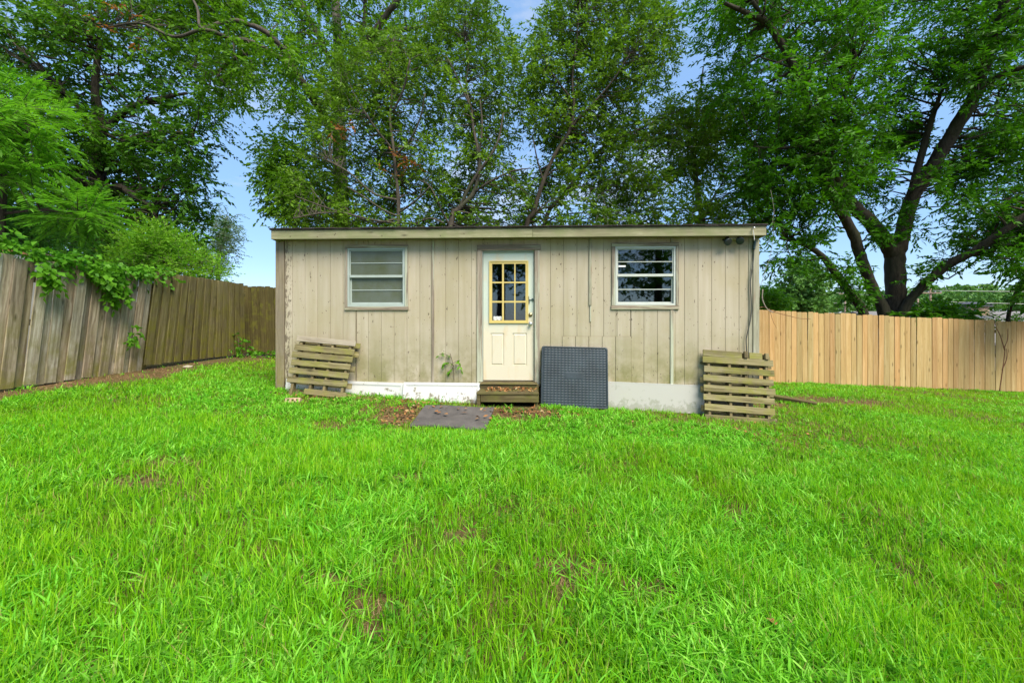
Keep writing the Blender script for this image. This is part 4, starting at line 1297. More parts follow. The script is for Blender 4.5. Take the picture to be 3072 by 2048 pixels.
tree('big_tree', 'tall grey barked tree behind the shed with long limbs reaching to the left', 'tree', big_stems, cl, M['leaf_big'], M['bark_grey'],
     T=14, K=11, ll=0.15, lw=0.07, Lr=(0.35, 0.65), droop=0.45, flat=0.5, br0=0.026, dead=deadp, limbmat=M['bark_limb_shaded'])

# slender laurel-like trees right behind the shed
G_LAU = 'slender trees behind the shed'
lau = dict(T=11, K=11, ll=0.132, lw=0.052, Lr=(0.28, 0.5), droop=0.18, flat=0.3, jitter=0.35, group=G_LAU)
st1 = [[(1198, 990, 11.3, 0.06), (1196, 664, 11.3, 0.055), (1194, 585, 11.3, 0.052), (1187, 520, 11.3, 0.045), (1180, 444, 11.2, 0.04), (1170, 360, 11.3, 0.034), (1175, 281, 11.4, 0.028), (1168, 210, 11.5, 0.022), (1180, 120, 11.6, 0.014)]]
for q in ([(1196, 670), (1130, 662), (1068, 648), (1010, 633), (951, 613), (890, 590)], [(1195, 655), (1120, 668), (1040, 640), (960, 640), (880, 655)], [(1194, 600), (1120, 580), (1050, 520), (980, 480)],
          [(1196, 650), (1150, 630), (1090, 590), (1040, 560)], [(1194, 640), (1250, 600), (1290, 560)], [(1182, 470), (1230, 420), (1262, 350), (1275, 280)], [(1180, 450), (1130, 390), (1090, 330)], [(1176, 340), (1210, 270), (1230, 180)], [(1196, 668), (1240, 672), (1290, 655), (1330, 668)]):
    st1.append([(x, y, 11.3 - 0.25 * i, 0.03 - 0.004 * i) for i, (x, y) in enumerate(q)])
cl = clumps([(850, 560), (900, 430), (960, 330), (960, 210), (1060, 130), (1120, 80), (1260, 90), (1330, 180), (1320, 420), (1310, 560), (1330, 740), (1180, 740), (1000, 740), (850, 730)], 300, (10.9, 13.8), (0.25, 0.5),
            gaps=[(1352, 470, 10, 40), (1090, 400, 8, 16), (1235, 330, 8, 16), (1120, 560, 8, 10), (1250, 610, 14, 8)])
deadp = [(*pt(1035, 400, 11), 0.4), (*pt(1198, 490, 11), 0.4), (*pt(1258, 500, 11), 0.25), (*pt(1306, 515, 11), 0.22), (*pt(1160, 500, 11), 0.25), (*pt(1068, 425, 11), 0.25)]
tree('slender_tree', 'leftmost slender tree behind the shed, thin upright stem and low drooping bare branches', 'tree', st1, cl, M['leaf_laurel'], M['bark_limb_shaded'], dead=deadp, **lau)
st2 = [[(1325, 980, 11.2, 0.085), (1353, 673, 11.2, 0.08), (1376, 627, 11.2, 0.072), (1423, 575, 11.1, 0.06), (1437, 482, 11, 0.05), (1418, 374, 11, 0.04), (1414, 327, 11.1, 0.03), (1398, 260, 11.2, 0.024), (1406, 180, 11.4, 0.016), (1396, 110, 11.5, 0.01)],
       [(1376, 627, 11.2, 0.045), (1420, 540, 11, 0.04), (1489, 435, 10.9, 0.03), (1510, 340, 10.8, 0.02)], [(1420, 578, 11.1, 0.035), (1470, 545, 10.9, 0.03), (1535, 514, 10.7, 0.022), (1590, 505, 10.6, 0.012)],
       [(1436, 470, 11, 0.03), (1446, 380, 10.9, 0.026), (1440, 300, 10.8, 0.02)], [(1414, 327, 11, 0.025), (1370, 230, 11, 0.02), (1340, 170, 11, 0.012)], [(1350, 680, 11.2, 0.03), (1320, 620, 11, 0.024), (1290, 560, 10.9, 0.016), (1260, 540, 10.9, 0.01)]]
cl = clumps([(1250, 60), (1320, -80), (1450, -80), (1570, 140), (1560, 200), (1580, 400), (1620, 520), (1610, 740), (1280, 740), (1270, 560), (1320, 420), (1280, 250)], 230, (10.9, 13.4), (0.22, 0.45),
            gaps=[(1350, 470, 8, 40), (1480, 610, 20, 8), (1575, 460, 12, 30), (1575, 80, 14, 50), (1300, 30, 8, 20)])
tree('slender_tree', 'slender tree behind the roof above the door, forked stem leaning right beside sky gaps', 'tree', st2, cl, M['leaf_laurel'], M['bark_limb_shaded'], **lau)
st3 = [[(1560, 980, 10.9, 0.07), (1578, 690, 10.9, 0.062), (1600, 638, 10.9, 0.06), (1627, 551, 10.9, 0.055), (1664, 464, 10.9, 0.05), (1710, 390, 10.9, 0.045), (1722, 312, 10.9, 0.036), (1717, 239, 10.9, 0.028), (1730, 120, 10.9, 0.02), (1740, 0, 10.9, 0.012)],
       [(1706, 396, 10.9, 0.035), (1738, 353, 10.8, 0.033), (1774, 317, 10.7, 0.028), (1840, 240, 10.6, 0.018), (1890, 160, 10.5, 0.01)], [(1630, 545, 10.9, 0.025), (1612, 480, 10.8, 0.02), (1600, 420, 10.8, 0.012)], [(1716, 300, 10.9, 0.025), (1670, 240, 10.9, 0.02), (1640, 200, 10.9, 0.01)]]
cl = clumps([(1570, 180), (1600, 60), (1680, -80), (1950, -90), (2060, 40), (2020, 200), (1960, 330), (1900, 420), (1750, 460), (1700, 560), (1740, 740), (1560, 740), (1580, 520), (1610, 420), (1548, 320)], 310, (10.7, 13.2), (0.25, 0.5),
            gaps=[(1620, 480, 12, 20), (1575, 90, 10, 50), (1940, 310, 10, 10), (1600, 570, 12, 14), (1650, 645, 16, 10)])
tree('slender_tree', 'dense leafy slender tree behind the middle of the roof with one dark stem leaning right', 'tree', st3, cl, M['leaf_laurel'], M['bark_dark'], **lau)
st4 = [[(1590, 1000, 12.4, 0.07), (1632, 675, 12.4, 0.065), (1692, 583, 12.3, 0.058), (1784, 468, 12.2, 0.05), (1830, 432, 12.1, 0.045), (1894, 399, 12, 0.036), (1949, 372, 11.9, 0.03), (2040, 330, 11.7, 0.018)],
       [(1784, 468, 12.2, 0.03), (1850, 440, 12, 0.03), (1930, 420, 11.8, 0.025), (2000, 425, 11.6, 0.012)], [(1830, 432, 12.1, 0.03), (1880, 360, 12, 0.026), (1930, 290, 11.9, 0.018)], [(1692, 583, 12.3, 0.03), (1740, 560, 12, 0.025), (1800, 570, 11.8, 0.012)]]
cl = clumps([(1680, 480), (1800, 420), (1960, 330), (2090, 260), (2140, 400), (2080, 520), (1990, 560), (1980, 740), (1690, 740)], 170, (11, 13.4), (0.28, 0.5),
            gaps=[(1970, 470, 16, 16), (1720, 630, 14, 12)])
tree('slender_tree', 'pale stemmed slender tree behind the right window, leaning far to the right', 'tree', st4, cl, M['leaf_laurel'], M['bark_grey'], **lau)
st5 = [[(2112, 980, 13.2, 0.10), (2105, 666, 13.2, 0.09), (2091, 574, 13.2, 0.08), (2080, 459, 13.1, 0.065), (2045, 430, 13, 0.05), (2013, 413, 12.9, 0.042), (1958, 399, 12.8, 0.03), (1900, 405, 12.7, 0.015)],
       [(2088, 550, 13.2, 0.05), (2085, 440, 13.1, 0.045), (2095, 330, 13.1, 0.035), (2110, 200, 13, 0.02)], [(2105, 660, 13.2, 0.05), (2130, 610, 13.1, 0.04), (2160, 560, 13, 0.02)]]
cl = clumps([(1960, 500), (2010, 420), (2060, 300), (2180, 260), (2260, 400), (2300, 560), (2290, 700), (2240, 740), (1960, 740)], 105, (11.6, 14.4), (0.35, 0.6), gaps=[(2150, 560, 12, 18), (2060, 340, 10, 16), (1985, 450, 16, 18), (2030, 570, 8, 8)])
tree('yard_tree', 'light green tree behind the right end of the roof with a bent grey stem', 'tree', st5, cl, M['leaf_light'], M['bark_grey'], T=13, K=10, ll=0.14, lw=0.06, Lr=(0.3, 0.55), droop=0.3, flat=0.6)

# large many-stemmed pecan behind the new fence
ps = [
    [(2695, 1130, 11.8, 0.36), (2688, 949, 11.8, 0.29), (2686, 860, 11.8, 0.235), (2684, 765, 11.8, 0.235), (2700, 735, 11.75, 0.19), (2714, 674, 11.7, 0.18), (2739, 588, 11.5, 0.175), (2788, 514, 11.3, 0.17), (2861, 392, 10.9, 0.16), (2923, 288, 10.5, 0.14), (2953, 196, 10.2, 0.12), (2990, 92, 9.9, 0.105), (3014, 0, 9.6, 0.09), (3040, -130, 9.3, 0.05)],
    [(2684, 775, 11.8, 0.19), (2653, 723, 11.7, 0.19), (2604, 661, 11.5, 0.175), (2560, 618, 11.3, 0.15), (2520, 560, 11.0, 0.12), (2490, 490, 10.7, 0.09), (2500, 400, 10.4, 0.07), (2530, 300, 10.1, 0.05), (2570, 180, 9.8, 0.03)],
    [(2668, 1130, 11.6, 0.17), (2653, 946, 11.6, 0.15), (2622, 876, 11.5, 0.14), (2586, 784, 11.3, 0.135), (2561, 704, 11.1, 0.125), (2518, 625, 10.8, 0.115), (2469, 539, 10.5, 0.105), (2451, 441, 10.2, 0.09), (2445, 392, 10, 0.08), (2400, 240, 9.6, 0.075), (2312, 83, 9.2, 0.07), (2240, 40, 9.0, 0.055), (2174, 10, 8.8, 0.035)],
    [(2625, 1100, 11.4, 0.13), (2592, 943, 11.4, 0.115), (2555, 888, 11.3, 0.105), (2506, 820, 11.1, 0.09), (2463, 765, 10.9, 0.075), (2402, 729, 10.7, 0.055), (2340, 715, 10.5, 0.03)],
    [(2730, 590, 11.5, 0.09), (2745, 540, 11.45, 0.095), (2757, 490, 11.4, 0.09), (2788, 380, 11.2, 0.075), (2815, 300, 11, 0.05), (2860, 200, 10.8, 0.03)],
    [(2700, 1110, 11.5, 0.12), (2708, 943, 11.5, 0.12), (2769, 857, 11.2, 0.115), (2843, 796, 10.9, 0.11), (2923, 753, 10.5, 0.10), (2996, 704, 10.1, 0.09), (3072, 649, 9.8, 0.075), (3200, 570, 9.3, 0.04)],
    [(2930, 275, 10.45, 0.07), (2953, 257, 10.4, 0.07), (3014, 220, 10.1, 0.065), (3072, 202, 9.8, 0.055), (3200, 170, 9.4, 0.03)],
    [(2453, 450, 10.2, 0.05), (2400, 440, 10, 0.045), (2330, 445, 9.8, 0.03), (2260, 440, 9.6, 0.015)],
    [(2312, 83, 9.2, 0.05), (2275, 30, 9.1, 0.045), (2240, -20, 9, 0.03)],
    [(2468, 535, 10.5, 0.05), (2410, 500, 10.4, 0.045), (2340, 495, 10.2, 0.03)],
    [(2618, 868, 11.5, 0.07), (2608, 836, 11.42, 0.065), (2600, 822, 11.4, 0.055)],
]
cl = clumps([(2080, -150), (2600, -200), (3220, -200), (3300, 200), (3000, 330), (2860, 260), (2740, 330), (2660, 420), (2520, 500), (2400, 470), (2300, 440), (2200, 380), (2110, 230)], 230, (8.6, 13.0), (0.4, 0.7), gaps=[(2690, 60, 20, 18), (2905, 350, 20, 20), (2800, 90, 14, 12)])
cl += clumps([(2200, 250), (2500, 360), (2620, 450), (2700, 470), (2660, 620), (2600, 600), (2530, 640), (2440, 680), (2500, 760), (2420, 820), (2330, 800), (2290, 900), (2270, 700), (2230, 560)], 92, (9.6, 12.6), (0.3, 0.5), gaps=[(2390, 700, 10, 14), (2310, 820, 16, 20), (2700, 520, 34, 80), (2610, 730, 46, 44), (2510, 800, 50, 50), (2320, 745, 14, 16), (2570, 800, 40, 60)])
cl += clumps([(2780, 480), (2880, 400), (3000, 330), (3250, 250), (3300, 800), (3080, 790), (2960, 800), (2900, 770), (2860, 700), (2800, 610)], 120, (10.2, 13.0), (0.3, 0.55), gaps=[(2770, 690, 36, 60), (2800, 800, 60, 40), (3030, 520, 24, 12), (2880, 660, 16, 12)])
cl += clumps([(2580, 430), (2720, 360), (2820, 330), (2760, 430), (2640, 500)], 12, (11.5, 12.8), (0.25, 0.4))
for q in [(2560, 800), (2480, 815), (2530, 825), (2580, 880), (2560, 870), (2620, 690), (2650, 700), (2760, 830), (2830, 780), (2740, 690), (2710, 620)]:
    cl.append((np.array(tuple(pt(q[0], q[1], 11.0))), 0.18))
tree('pecan_tree', 'large dark pecan tree with several spreading stems behind the new tan fence', 'tree', ps, cl, M['leaf_right'], M['bark_dark'],
     T=20, K=14, ll=0.135, lw=0.05, Lr=(0.30, 0.5), side=0.85, droop=0.28, flat=0.45, regular=True, sides=12, br0=0.03, jitter=0.38)
# small tree at the right edge
cl = clumps([(3000, 770), (3080, 730), (3250, 720), (3300, 950), (3100, 900), (3010, 860)], 26, (9.2, 10.6), (0.2, 0.35))
tree('young_tree', 'young dark leaved tree with thin leaning stem at the right edge of the fence', 'tree', [[(3024, 1110, 10.9, 0.05), (3024, 962, 10.9, 0.045), (3035, 915, 10.8, 0.042), (3052, 868, 10.6, 0.036), (3085, 820, 10.3, 0.03), (3140, 780, 10, 0.02)]],
     cl, M['leaf_right'], M['bark_dark'], T=12, K=9, ll=0.16, lw=0.07, Lr=(0.25, 0.45), droop=0.5, flat=0.6, br0=0.012)
# low sumac-like shrub rising over the new fence
cl = clumps([(2700, 950), (2760, 925), (2850, 910), (2900, 930), (2950, 950), (2960, 975), (2720, 970)], 24, (10.9, 12.2), (0.15, 0.28))
tree('broad_leaf_shrub', 'low shrub with long drooping dark leaves showing over the new fence', 'shrub', [[(2830, 1130, 11.6, 0.03), (2830, 1000, 11.6, 0.025), (2835, 940, 11.5, 0.015)]], cl, M['leaf_right'], M['bark_dark'],
     T=9, K=9, ll=0.24, lw=0.07, Lr=(0.3, 0.5), droop=0.4, flat=0.85, regular=True, br0=0.012)
cl = clumps([(2960, 960), (3000, 950), (3072, 945), (3072, 985), (2960, 985)], 10, (10.9, 11.4), (0.1, 0.2))
tree('yellow_weed', 'patch of yellowish weeds just over the top of the new fence at the right', 'plant', [[(3020, 1120, 11.2, 0.015), (3020, 990, 11.2, 0.01), (3022, 960, 11.2, 0.006)]], cl, M['leaf_bush'], M['bark_brown'],
     T=7, K=7, ll=0.09, lw=0.04, Lr=(0.15, 0.25), br0=0.006)

# shady tree on the left beyond the old fence
ls = [[(292, 1000, 14.2, 0.36), (292, 700, 14.2, 0.30), (292, 606, 14.2, 0.27), (293, 484, 14.2, 0.22), (300, 380, 14, 0.18), (285, 260, 13.8, 0.12), (300, 120, 13.6, 0.07)],
      [(288, 580, 14.2, 0.16), (260, 555, 13.8, 0.15), (194, 504, 13.2, 0.13), (140, 485, 12.6, 0.11), (97, 480, 12, 0.08), (20, 470, 11.6, 0.05)],
      [(295, 600, 14.2, 0.14), (350, 560, 13.8, 0.12), (420, 600, 13.2, 0.09), (470, 650, 12.8, 0.05)], [(300, 400, 14, 0.12), (380, 330, 13.6, 0.10), (460, 300, 13.2, 0.07), (560, 280, 12.8, 0.04)],
      [(297, 430, 14, 0.10), (240, 330, 13.6, 0.08), (180, 260, 13.2, 0.05)], [(293, 520, 14.2, 0.12), (360, 440, 13.6, 0.1), (450, 400, 13, 0.07), (580, 400, 12.6, 0.04)]]
cl = clumps([(-160, 0), (150, 20), (330, 90), (560, 200), (670, 300), (650, 400), (610, 480), (645, 560), (640, 680), (615, 760), (600, 860), (500, 890), (330, 860), (120, 820), (-160, 780)], 270, (12.0, 16.0), (0.45, 0.75),
            gaps=[(270, 250, 10, 8), (420, 250, 10, 6)])
cl += clumps([(150, 380), (600, 380), (650, 640), (560, 860), (150, 840)], 80, (14, 17), (0.6, 0.9))
tree('shady_tree', 'dark dense tree filling the left behind the old fence', 'tree', ls, cl, M['leaf_left'], M['bark_dark'], T=14, K=11, ll=0.165, lw=0.08, Lr=(0.35, 0.6), droop=0.4, flat=0.6, br0=0.04)
cl = clumps([(640, 650), (690, 625), (715, 690), (705, 760), (660, 820), (620, 780)], 44, (24, 27), (0.35, 0.6))
tree('pale_tree', 'small pale feathery tree farther off at the edge of the left sky gap', 'tree', [[(650, 1000, 25.5, 0.14), (655, 800, 25.5, 0.11), (670, 700, 25.5, 0.06), (680, 650, 25.5, 0.03)]], cl, M['leaf_pale'], M['bark_grey'],
     T=14, K=10, ll=0.16, lw=0.05, Lr=(0.4, 0.7), droop=0.3, flat=0.5, br0=0.02)
# bright bushes and mimosa right behind the old fence
cl = clumps([(330, 790), (350, 720), (420, 680), (490, 660), (520, 700), (560, 690), (600, 740), (680, 790), (705, 835), (690, 850), (560, 830), (440, 815), (360, 830)], 130, (9.6, 11.6), (0.2, 0.36))
tree('privet_bush', 'bright yellow-green bush rising behind the mossy part of the left fence', 'bush', [[(520, 1080, 10.8, 0.05), (520, 900, 10.8, 0.04), (500, 800, 10.7, 0.025), (490, 720, 10.6, 0.012)], [(520, 900, 10.8, 0.03), (580, 820, 10.8, 0.02), (620, 770, 10.7, 0.01)], [(520, 900, 10.8, 0.03), (430, 820, 10.6, 0.02), (400, 740, 10.5, 0.01)]],
     cl, M['leaf_bush'], M['bark_brown'], T=13, K=11, ll=0.075, lw=0.036, Lr=(0.22, 0.42), droop=-0.2, flat=0.5, br0=0.014, tw=0.003)
cl = clumps([(-80, 640), (0, 620), (100, 610), (200, 640), (260, 690), (260, 760), (150, 745), (-80, 745)], 80, (7.9, 9.2), (0.2, 0.34))
tree('privet_bush', 'blue-green bush above the fence at the left edge below the mimosa fronds', 'bush', [[(60, 1080, 8.6, 0.04), (60, 800, 8.6, 0.03), (70, 700, 8.6, 0.015)]], cl, M['leaf_privet'], M['bark_brown'],
     T=12, K=10, ll=0.085, lw=0.036, Lr=(0.22, 0.4), droop=0.0, flat=0.5, br0=0.012, tw=0.003)
cl = clumps([(-200, 200), (-40, 180), (60, 220), (140, 300), (200, 380), (130, 420), (190, 480), (60, 560), (-200, 600)], 62, (6.6, 8.8), (0.3, 0.5))
cl += clumps([(120, 610), (260, 590), (330, 640), (300, 680), (160, 660)], 12, (7.0, 8.2), (0.2, 0.35))
tree('mimosa_tree', 'bright green mimosa with feathery fronds and a thin stem at the left edge', 'tree', [[(3, 1100, 7.6, 0.06), (5, 717, 7.6, 0.055), (12, 484, 7.5, 0.045), (7, 412, 7.5, 0.035), (0, 300, 7.4, 0.02)], [(12, 484, 7.5, 0.03), (80, 420, 7.4, 0.02), (140, 400, 7.3, 0.01)], [(8, 640, 7.6, 0.03), (120, 630, 7.5, 0.02), (240, 640, 7.4, 0.01)]],
     cl, M['leaf_mimosa'], M['bark_dark'], T=9, K=25, ll=0.155, lw=0.036, Lr=(0.42, 0.65), side=0.9, droop=0.16, flat=0.95, regular=True, br0=0.014, jitter=0.06)


# creeper along the top of the old fence
def creeper(label, pts, n, spread, ll, lw, hang):
    """vine leaves lying along a path of (x, y, z) points"""
    P = np.array(pts); seg = rng.integers(0, len(P) - 1, n); u = rng.random((n, 1))
    o = P[seg] * (1 - u) + P[seg + 1] * u + rng.normal(0, 1, (n, 3)) * np.array(spread)
    d = unit(rng.normal(0, 0.6, (n, 3)) + np.array([0.7, 0, -hang]))
    b0 = P[0]
    V, T, rnd = leaf_arrays(o, d, rng.uniform(0.08, 0.2, n), 4, ll, lw, 0.8, 0.5, 0.3, False, 0.35)
    t = thing('creeper', label, 'vine', tuple(b0), group='creepers on the old fence')
    c = obj('foliage', tri_mesh('foliage', V - b0, T, {'rnd': rnd}), M['leaf_vine'], t); c['kind'] = 'stuff'
    tube_obj('stem', sp3([tuple(q) for q in P], 4), 0.008, M['bark_brown'], t, b0, sides=5)
    return t


def fpt(px, py, dx=0.0):
    """point on the plane of the old left fence"""
    Y = (FX + dx) * F / (px - HX)
    return tuple(pt(px, py, Y))
creeper('mass of creeper leaves spilling over the top of the grey fence panel', [fpt(-160, 650, -.05), fpt(20, 728, -.05), fpt(100, 752, 0), fpt(170, 772, .05), fpt(250, 786, .08), fpt(330, 800, 0.1), fpt(390, 806, .05), fpt(470, 818, 0.0)], 360, (0.09, 0.2, 0.05), 0.085, 0.07, 0.5)
creeper('short creeper strand hanging down the fence panel left of the middle', [fpt(142, 790, .2), fpt(140, 812, .2), fpt(146, 835, .2), fpt(150, 842, .2)], 32, (0.03, 0.05, 0.03), 0.10, 0.075, 0.8)
creeper('longer creeper strand hanging at the right end of the grey fence panel', [fpt(300, 800, .2), fpt(312, 830, .2), fpt(330, 850, .2), fpt(352, 858, .18), (fpt(350, 885, .15))], 85, (0.03, 0.08, 0.05), 0.10, 0.08, 0.8)
creeper('tiny sprig growing out between boards halfway down the grey panel', [fpt(398, 975, .12), fpt(397, 1000, .12), fpt(395, 1022, .12)], 14, (0.02, 0.03, 0.03), 0.08, 0.06, 0.4)
creeper('small dark creeper climbing near the back corner of the old fence', [fpt(722, 1062, .2), fpt(716, 1040, .1), fpt(714, 1010, .06)], 26, (0.03, 0.08, 0.05), 0.08, 0.06, 0.2)
creeper('ground creeper at the foot of the dark fence by the shed corner', [(-6.6, 10.2, 0.42), (-6.0, 10.3, 0.38), (-5.2, 10.25, 0.36), (-4.2, 10.2, 0.32)], 90, (0.12, 0.12, 0.05), 0.09, 0.07, 0.0)

# weed against the siding left of the door
wp = [shed_to_world(*(lambda q: (q[0], -0.05, q[1]))(wl(x, y, 0.05))) for x, y in ((1362, 1140), (1360, 1110), (1357, 1085), (1350, 1060))]
b0 = np.array(tuple(wp[0]))
wd = thing('wall_weed', 'sparse weed growing up the stained siding left of the door casing', 'plant', tuple(b0))
tube_obj('stem', sp3([tuple(p) for p in wp], 4), 0.005, M['bark_brown'], wd, b0, sides=5)
for q in (((1358, 1095), (1345, 1085), (1332, 1092), (1326, 1100)), ((1355, 1075), (1335, 1062), (1318, 1062)), ((1359, 1090), (1372, 1082), (1380, 1095), (1384, 1108)), ((1360, 1100), (1350, 1112), (1345, 1118))):
    p = [tuple(shed_to_world(wl(x, y, .06)[0], -0.06, wl(x, y, .06)[1])) for x, y in q]
    tube_obj('stem', sp3(p, 3), 0.003, M['bark_brown'], wd, b0, sides=4)
    A = np.array(p); o = A[:-1]; d = A[1:] - A[:-1]; Ln = np.linalg.norm(d, axis=1)
    V, T, rnd = leaf_arrays(o, unit(d), Ln, 4, 0.075, 0.032, 0.8, 0.5, 0.3, False, 0.3)
    c = obj('foliage', tri_mesh('foliage', V - b0, T, {'rnd': rnd}), M['leaf_bush'], wd); c['kind'] = 'stuff'

# ------------------------------------------------------------------ trees in the middle distance, far woods
cl = clumps([(2345, 930), (2350, 850), (2375, 790), (2440, 775), (2480, 830), (2490, 940)], 60, (43, 48), (0.6, 1.0))
tree('far_oak', 'rounded darker oak standing far off beyond the fence near the shed corner', 'tree', [[(2420, 1020, 45, 0.3), (2420, 940, 45, 0.25), (2418, 860, 45, 0.15), (2415, 810, 45, 0.08)]], cl, M['leaf_far'], M['bark_dark'], T=16, K=9, ll=0.40, lw=0.24, Lr=(0.5, 0.9), br0=0.05, tw=0.01)
cl = clumps([(2272, 870), (2310, 855), (2345, 890), (2350, 945), (2272, 945)], 40, (15, 17), (0.25, 0.4))
tree('sunny_bush', 'sunlit yellow-green bush over the fence beside the shed corner', 'bush', [[(2305, 1060, 16, 0.05), (2305, 960, 16, 0.04), (2308, 900, 16, 0.02)]], cl, M['leaf_bush'], M['bark_brown'], T=12, K=9, ll=0.14, lw=0.07, Lr=(0.3, 0.5), br0=0.015)


def woods(name, label, rows_):
    """far-off wood: lumpy crowns packed on a slope, one mass"""
    Vs, Ts, Rs, off = [], [], [], 0
    for (x, y, zb, h, r) in rows_:
        n = 520
        lob = rng.normal(0, 1, (9, 3)); lob = unit(lob) * np.array([r * 0.6, r * 0.6, h * 0.26]) + np.array([x, y, zb + h * 0.58])
        li = rng.integers(0, 9, n)
        off_ = unit(rng.normal(0, 1, (n, 3)))
        off_[:, 2] = np.abs(off_[:, 2]) * 0.9 - 0.15
        c = lob[li] + off_ * r * 0.5 * rng.uniform(0.8, 1.05, (n, 1))
        s = rng.uniform(0.28, 0.6, (n, 1)) * (y / 100)
        a = unit(rng.normal(0, 1, (n, 3))); bb = unit(np.cross(a, off_ + rng.normal(0, 0.5, (n, 3))))
        V = np.stack([c - a * s, c + bb * s * 0.6, c + a * s, c - bb * s * 0.6], 1).reshape(-1, 3)
        i = np.arange(n)[:, None] * 4
        T = np.concatenate([i + np.array([[0, 1, 2]]), i + np.array([[0, 2, 3]])], 1).reshape(-1, 3)
        Vs.append(V); Ts.append(T + off); off += len(V)
        Rs.append(np.repeat(np.clip(rng.normal(rng.uniform(0.25, 0.75), 0.15, n), 0, 0.96), 4))
    o = obj(name, tri_mesh(name, np.vstack(Vs), np.vstack(Ts), {'rnd': np.concatenate(Rs)}), M['leaf_far'])
    return tag(o, label, kind='stuff')


rows_ = []
for Yw, zt0 in ((84, 5.2), (96, 6.6), (110, 8.2), (126, 9.6)):
    x = 46.0 * Yw / 84
    while x < 150 * Yw / 84:
        px_ = HX + F * x / Yw
        lift = np.interp(px_, [2250, 2500, 2650, 2800, 3072, 3300], [0.86, 0.92, 0.86, 0.97, 1.05, 1.1])
        h = 9.0 + random.uniform(-1.2, 1.2); top = EYE + (zt0 - EYE + 2.0) * lift + random.uniform(-0.8, 0.8)
        rows_.append((x, Yw + random.uniform(-4, 4), top - h, h, random.uniform(2.8, 4.2)))
        x += random.uniform(4.0, 5.6)
woods('far_woods', 'far wooded hillside beyond the new fence', rows_)
hill = np.array([(x, y) for y in (70, 90, 110, 130, 160, 260) for x in np.linspace(20, 420, 21)])
hz_ = np.interp(hill[:, 1], [70, 84, 130, 160, 260], [-2.8, -2.4, 3.0, 3.6, 3.0])
I = np.arange(6 * 21).reshape(6, 21); a, b, c, d = I[:-1, :-1].ravel(), I[:-1, 1:].ravel(), I[1:, 1:].ravel(), I[1:, :-1].ravel()
tag(obj('hill', tri_mesh('hill', np.column_stack([hill, hz_]), np.concatenate([np.stack([a, b, c], 1), np.stack([a, c, d], 1)]), smooth=True), M['soil']), 'low hill carrying the far woods', kind='structure')
rows_ = []
for k in range(26):
    x = -150 + k * 7.6
    rows_.append((x, 105 + random.uniform(-6, 6), -3.2, 6.2 + random.uniform(-1, 1), random.uniform(3.4, 4.6)))
woods('far_treeline', 'low far tree line glimpsed between the fences at the left', rows_)

# trees behind the camera: their reflections show in the panes
def back_tree(x, y, h, r, label, n=120):
    S = spline([(x, y, -0.1, 0.3), (x + 0.1, y, h * 0.35, 0.24), (x, y + 0.1, h * 0.8, 0.1)], 4)
    t = thing('yard_tree', label, 'tree', (x, y, -0.1), group='trees of the yard behind the viewpoint')
    b0 = np.array((x, y, -0.1))
    tube_obj('trunk', S[:, :3], S[:, 3], M['bark_dark'], t, b0, sides=8)
    C = unit(rng.normal(0, 1, (n, 3))) * rng.random((n, 1)) ** 0.4 * np.array([r, r, h * 0.36]) + np.array([x, y, h * 0.62])
    m = n * 9; ci = np.repeat(np.arange(n), 9)
    o = C[ci] + unit(rng.normal(0, 1, (m, 3))) * 0.7
    V, T, rnd = leaf_arrays(o, unit(rng.normal(0, 1, (m, 3))), rng.uniform(0.5, 0.9, m), 8, 0.30, 0.16)
    c = obj('crown', tri_mesh('crown', V - b0, T, {'rnd': rnd}), M['leaf_left'], t); c['kind'] = 'stuff'
back_tree(-2.2, -12.5, 10.0, 3.6, 'tree behind the viewpoint, mirrored in the door panes', 95)
back_tree(7.4, -12.5, 9.5, 3.8, 'tree behind the viewpoint, mirrored in the clear window', 62)
back_tree(-10.5, -11.5, 10.0, 3.6, 'tree behind the viewpoint, mirrored in the hazy window')

# ------------------------------------------------------------------ lawn
def litter_mask(x, y):
    """bare or leaf strewn ground, 0..1"""
    m = np.zeros_like(x)
    def el(cx, cy, rx, ry, s=1.0):
        q = ((x - cx) / rx) ** 2 + ((y - cy) / ry) ** 2
        return np.clip(1.5 - q, 0, 1) * s
    m = np.maximum(m, np.clip(2.2 - 2.2 * np.abs(x - (FX + 0.30 + 0.15 * np.sin(y * 2.1))) / 0.62, 0, 1) * (y > 3))
    m = np.maximum(m, el(5.75, 7.7, 1.45, 0.48))
    m = np.maximum(m, el(4.4, 7.1, 0.55, 0.4, 0.9))
    m = np.maximum(m, el(-1.45, 5.3, 0.30, 0.45, 0.95))
    m = np.maximum(m, el(0.15, 5.5, 0.6, 0.26, 0.95))
    m = np.maximum(m, el(-0.85, 3.38, 0.2, 0.12, 0.85)); m = np.maximum(m, el(-1.55, 3.1, 0.2, 0.1, 0.8))
    m = np.maximum(m, el(-3.05, 3.45, 0.36, 0.14, 0.95)); m = np.maximum(m, el(-2.85, 3.02, 0.34, 0.12, 0.95))
    m = np.maximum(m, el(-0.95, 2.0, 0.13, 0.09, 0.9)); m = np.maximum(m, el(-0.65, 1.72, 0.16, 0.07, 0.8)); m = np.maximum(m, el(0.95, 1.95, 0.1, 0.08, 0.8))
    m = np.maximum(m, el(-4.3, 8.6, 0.8, 0.3, 0.9)); m = np.maximum(m, el(-5.2, 9.9, 1.6, 0.25, 0.7))
    m = np.maximum(m, el(-2.2, 5.95, 1.4, 0.16, 0.6))
    b = vnoise(x * 3.1, y * 3.1, 5); b2 = vnoise(x * 7.5, y * 7.5, 9)
    m = np.maximum(m, np.clip((b * 0.55 + b2 * 0.45 - 0.655) * 7, 0, 0.8) * np.clip((4.4 - y) / 1.6, 0, 1))
    return m


